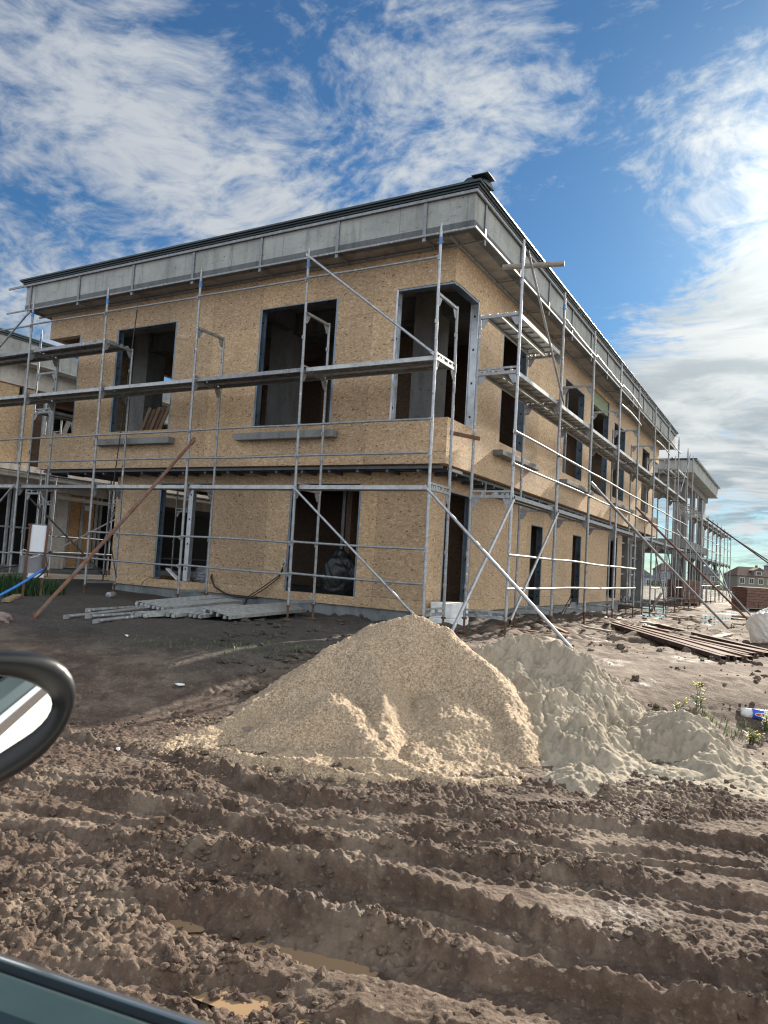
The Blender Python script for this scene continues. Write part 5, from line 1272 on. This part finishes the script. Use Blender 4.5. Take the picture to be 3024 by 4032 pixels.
# ------------------------------------------------------------------ village beyond the field
def house_mat(name, c):
    return plain(name, c, .85, 0, .08, .4, .02)
M['tiles'] = plain('tiles', (.125,.078,.062), .8, 0, .25, 1.5, .3); M['slate'] = plain('slate', (.10,.10,.11), .8, 0, .2, 1.5, .2); M['pane'] = plain('pane', (.03,.035,.04), .12); M['frame_white'] = plain('frame_white', (.7,.7,.68), .6)
def village_house(cu, cv, w_, d_, zb, ze, zr, wallc, roofm, lab, floors=2, cols=3, dormer=False, hip=True):
    x, y = uv2w(cu, cv); a = math.atan2(.495, .869)
    ax, ay = Vector((math.cos(a), math.sin(a), 0)), Vector((-math.sin(a), math.cos(a), 0)); c = Vector((x, y, 0)); Zv = Vector((0,0,1))
    h = thing('village_house', lab, 'house', (x, y, zb), 'houses of the village beyond the field')
    m = MB(); m.obox(c+Zv*(zb+ze)/2, ax*w_/2, ay*d_/2, Zv*(ze-zb)/2); m.build('wall', wallc, h)
    m = MB(); e = .5; hw, hd = w_/2+e, d_/2+e; i_ = hw*.45 if hip else 0
    vs = [c-ax*hw-ay*hd+Zv*ze, c+ax*hw-ay*hd+Zv*ze, c+ax*hw+ay*hd+Zv*ze, c-ax*hw+ay*hd+Zv*ze, c-ax*(hw-i_)+Zv*zr, c+ax*(hw-i_)+Zv*zr]
    m.add(vs, [(0,1,5,4), (2,3,4,5), (1,2,5), (3,0,4), (3,2,1,0)]); rf = m.build('roof', roofm, h)
    m = MB(); m.obox(c+ax*w_*.2+Zv*(zr-.2), ax*.3, ay*.3, Zv*.9); m.build('chimney', M['brick'], rf)
    fh = (ze-zb)/floors
    for f in range(floors):
        for k in range(cols):
            q = c+ax*w_*((k+.5)/cols-.5)-ay*(d_/2)+Zv*(zb+fh*(f+.55)); ww, wh = min(.75, w_/cols*.32), fh*.24
            m = MB(); m.obox(q-ay*.03, ax*(ww+.1), ay*.04, Zv*(wh+.1)); wn = m.build('window', M['frame_white'], h)
            for s in (-1, 1):
                m = MB(); m.obox(q-ay*.08+ax*s*ww*.5, ax*ww*.44, ay*.012, Zv*wh*.92); m.build('pane', M['pane'], wn)
    for f in range(1, floors):
        m = MB(); m.obox(c-ay*(d_/2+.06)+Zv*(zb+fh*f), ax*w_/2, ay*.06, Zv*.12); m.build('string_course', M['frame_white'], h)
    if dormer:
        q = c+ax*w_*.05-ay*(d_/2-.6)+Zv*(ze+1.0)
        m = MB(); m.obox(q, ax*1.5, ay*1.0, Zv*.9); dm = m.build('dormer', wallc, h)
        m = MB(); vs = [q-ax*1.9-ay*1.2+Zv*.9, q+ax*1.9-ay*1.2+Zv*.9, q+ax*1.9+ay*2.5+Zv*.9, q-ax*1.9+ay*2.5+Zv*.9, q-ay*1.2+Zv*1.9, q+ay*2.5+Zv*1.9]; m.add(vs, [(0,1,4), (1,2,5,4), (2,3,5), (3,0,4,5), (3,2,1,0)]); m.build('dormer_roof', roofm, dm)
        m = MB(); m.obox(q-ay*1.03, ax*.9, ay*.04, Zv*.6); m.build('dormer_window', M['frame_white'], dm)
        m = MB(); m.obox(q-ay*1.08, ax*.75, ay*.02, Zv*.48); m.build('dormer_pane', M['pane'], dm)
wb = house_mat('render_beige', (.20,.185,.14)); wg = house_mat('render_grey', (.24,.25,.265)); ww_ = house_mat('render_white', (.34,.35,.35)); wblu = house_mat('render_blue', (.24,.30,.36))
def hp_(u95, v): return u95*v/95.0
village_house(hp_(47.7,252), 252, 12.6, 10, -4.0, 3.5, 6.6, wb, M['tiles'], 'beige two-storey village house with a red tiled roof and dormer', 2, 4, True)
village_house(hp_(53.5,300), 306, 12, 12, -3, 8.8, 10.8, wg, M['slate'], 'tall grey village block rising behind the beige house', 3, 3)
village_house(hp_(53.9,225), 228, 5.0, 9, -4, 4.3, 5.2, ww_, M['slate'], 'pale village house cut off at the right edge', 2, 1)
village_house(hp_(37.5,290), 292, 9, 9, -4, 4.2, 7.0, wg, M['tiles'], 'grey village house with red roof behind the scaffold feet', 2, 3)
village_house(hp_(42.3,280), 284, 7.5, 9, -4, 3.6, 6.6, wb, M['slate'], 'small village house between the beige one and the scaffold', 2, 2)
village_house(hp_(33.5,260), 262, 8.5, 7, -4, 1.2, 3.6, wblu, M['slate'], 'low bluish village house behind the left brick stacks', 1, 3)
village_house(hp_(31.0,300), 304, 9, 9, -4, 5.0, 7.4, ww_, M['tiles'], 'village house glimpsed between the columns of the bare frame', 2, 3)
def tree(cu, cv, zb, h, r, kind, lab, seed):
    x, y = uv2w(cu, cv); rng = np.random.default_rng(seed); t_ = thing('conifer_tree' if kind else 'leafy_tree', lab, 'tree', (x, y, zb))
    m = MB(); m.tube([(x, y, zb), (x, y, zb+h*.5), (x, y, zb+h*.93)], [r*.09, r*.06, r*.02], 7); m.build('trunk', M['wood_grey'], t_)
    n = 1500; f = rng.random(n); a = rng.random(n)*6.283
    if kind: rad = r*(1-f)*(.5+.5*np.abs(np.sin(f*22)))*rng.random(n)**.5; z = zb+h*(.12+.88*f)
    else: rad = r*np.sqrt(np.clip(1-(2*f-1)**2, 0, 1))*(.55+.45*rng.random(n))*(1+.3*np.sin(3*a+f*9)); z = zb+h*(.3+.7*f)
    P = np.stack([x+rad*np.cos(a), y+rad*np.sin(a), z], -1); s = h*.035*(.5+rng.random(n))[:, None]
    d1 = rng.normal(size=(n,3)); d1 /= np.linalg.norm(d1, axis=1)[:,None]; d2 = np.cross(d1, rng.normal(size=(n,3))); d2 /= np.linalg.norm(d2, axis=1)[:,None]
    V = np.stack([P-d1*s, P+d2*s*.6, P+d1*s, P-d2*s*.6], 1).reshape(-1, 3)-np.array([x, y, zb]); F = np.arange(n*4).reshape(-1, 4)
    o = np_mesh('crown', V, F, M['grass' if kind else 'tree_leaf'], False); o.parent = t_
M['tree_leaf'] = leaf_mat('tree_leaf', (.055,.075,.035))
tree(hp_(44.8,290), 300, -4, 13.5, 2.2, True, 'dark conifer poking up behind the village roofs', 1)
tree(hp_(44.2,240), 243, -4, 4.2, 2.2, False, 'bushy tree left of the beige village house', 2)
tree(hp_(36.0,230), 233, -4, 4.0, 2.4, False, 'dark bushy tree before the bluish village house', 3)
tree(hp_(49.0,228), 231, -4, 3.4, 2.6, False, 'low bush in front of the beige village house', 4)

# ------------------------------------------------------------------ the car we look out of
ra, oa = Vector((.9339*FY+(-.3574)*FX, -.9339*FX+(-.3574)*FY, 0)), Vector((.3574*FY+.9339*FX, -.3574*FX+.9339*FY, 0)); Zv = Vector((0,0,1))
def cp(r, o, z): return ra*r+oa*o+Zv*z
M['car_white'] = plain('car_white', (.74,.75,.74), .22, 0, .01, 3, 0, **{'Coat Weight': .6}); M['car_black'] = plain('car_black', (.005,.006,.007), .38, 0, .1, 30, .02); M['car_trim'] = plain('car_trim', (.052,.078,.084), .55, 0, .06, 6, .02)
M['car_rubber'] = plain('car_rubber', (.010,.030,.036), .45, 0, .1, 30, .02); M['chrome'] = plain('chrome', (.62,.64,.68), .18, .95, .02, 3, 0); m = newmat('car_glass'); t = NT(m)
gl = t.n('ShaderNodeBsdfGlossy', {0: (.9,.95,.95,1), 'Roughness': .02}); tp = t.n('ShaderNodeBsdfTransparent', {0: (.72,.78,.77,1)})
t.n('ShaderNodeOutputMaterial', {0: t.n('ShaderNodeMixShader', {0: t.math('MULTIPLY_ADD', t.n('ShaderNodeFresnel', {0: 1.45}).outputs[0], .8, .02), 1: tp.outputs[0], 2: gl.outputs[0]}).outputs[0]}); M['car_glass'] = m
M['mirror'] = plain('mirror', (.90,.92,.92), .012, 1.0, .0, 3, 0)
car = thing('white_car', 'white car we look out of: its black wing mirror and dark door sill at left', 'car', cp(.3, .5, -.55))
def strip(prof, r0, r1, n=2):
    """cross section (o,z) list swept along the car"""
    m = MB(); k = len(prof); vs = [cp(r0+(r1-r0)*i/n, o, z) for i in range(n+1) for (o, z) in prof]; fs = []
    for i in range(n):
        for j in range(k): q = (j+1) % k; fs.append((i*k+j, i*k+q, (i+1)*k+q, (i+1)*k+j))
    fs += [tuple(reversed(range(k))), tuple(range(n*k, n*k+k))]; m.add(vs, fs, None, False); return m
strip([(.50,.395),(.585,.38),(.61,.26),(.605,.05),(.57,-.20),(.50,-.22)], -1.5, 2.6).build('door', M['car_white'], car, .006)
strip([(.475,.41),(.485,.437),(.51,.448),(.555,.445),(.583,.425),(.588,.397),(.50,.396)], -1.5, .45).build('window_sill', M['car_rubber'], car, .003)
strip([(.586,.392),(.600,.402),(.600,.432),(.584,.438)], -1.2, 2.3).build('beltline_trim', M['chrome'], car, .003)
strip([(.34,.24),(.40,.365),(.455,.392),(.472,.39),(.472,.24)], -1.5, .45).build('door_trim', M['car_trim'], car, .01)
strip([(.50,.44),(.575,.44),(.50,1.15),(.45,1.15)], .50, .64).build('door_pillar', M['car_black'], car)
strip([(.53,.44),(.555,.44),(.47,1.15),(.45,1.15)], .642, 1.75).build('rear_window', M['car_glass'], car)
strip([(.50,.44),(.58,.44),(.49,1.15),(.45,1.15)], 1.752, 1.80).build('door_pillar', M['chrome'], car)
strip([(.53,.44),(.555,.44),(.47,1.1),(.45,1.1)], 1.802, 2.4).build('rear_window', M['car_glass'], car)
strip([(-.80,-.2),(-.76,-.2),(-.70,1.15),(-.80,1.15)], -.8, 2.4).build('far_door', M['car_black'], car)
def seat():
    m = MB(); m.obox(cp(.75, -.1, .55), ra*.09+Zv*.02, oa*.24, Zv*.38); return m
seat().build('seat_back', M['car_trim'], car, .04)
m_ = MB(); m_.obox(cp(1.5, -.12, .4), ra*.08, oa*.58, Zv*.62); m_.build('rear_bench', M['car_black'], car, .03)
# wing mirror
uvw = lambda u, v, z: Vector(uv2w(u, v)+(z,))
mc = uvw(-.545, .965, .612); nrm = (Vector(uv2w(.640, -.765))+Vector((0,0,0))) if False else Vector(uv2w(.640, -.765)+(-.03,)); nrm.normalize()
aa = Zv.cross(nrm).normalized(); bb = nrm.cross(aa).normalized()
out = [(.025,.092),(.075,.089),(.105,.078),(.124,.055),(.130,.028),(.126,-.004),(.112,-.038),(.090,-.065),(.062,-.084),(.025,-.096),(-.03,-.098),(-.10,-.090),(-.16,-.07),(-.19,-.03),(-.19,.03),(-.16,.075),(-.10,.09),(-.04,.093)]
KA = 1.22
def ring(off, sc, dz=0.0, sh=(0,0)): return [mc+aa*(x*KA*sc-off*math.copysign(min(1, abs(x)/.09), x)+sh[0])+bb*(y*sc-off*math.copysign(min(1, abs(y)/.07), y)+sh[1])+nrm*dz for (x, y) in out]
rings = [ring(.033,1,-.014), ring(.029,1,.002), ring(.012,1,.010), ring(.002,1,.006), ring(-.002,1,-.008), ring(.0,1,-.03), ring(.006,.97,-.06), ring(.02,.88,-.09), ring(.05,.7,-.105)]
m_ = MB(); n = len(out); vs = [p for r in rings for p in r]; fs = []
for i in range(len(rings)-1):
    for j in range(n): q = (j+1) % n; fs.append((i*n+j, i*n+q, (i+1)*n+q, (i+1)*n+j))
fs.append(tuple(range((len(rings)-1)*n, len(rings)*n))); m_.add(vs, fs, 0, True)
hs = m_.build('wing_mirror', M['car_black'], car, 0, 1)
m_ = MB(); g_ = ring(.030,1,-.006); m_.add(g_, [tuple(range(n))]); g2 = ring(.030,1,-.012); m_.add(g2, [tuple(reversed(range(n)))]); m_.add(g_+g2, [(j, n+j, n+(j+1) % n, (j+1) % n) for j in range(n)]); m_.build('mirror_glass', M['mirror'], hs)
m_ = MB(); m_.tube([cp(-.93,.70,.56), cp(-.95,.58,.53)], [.04,.05], 10); m_.build('mirror_arm', M['car_black'], car)
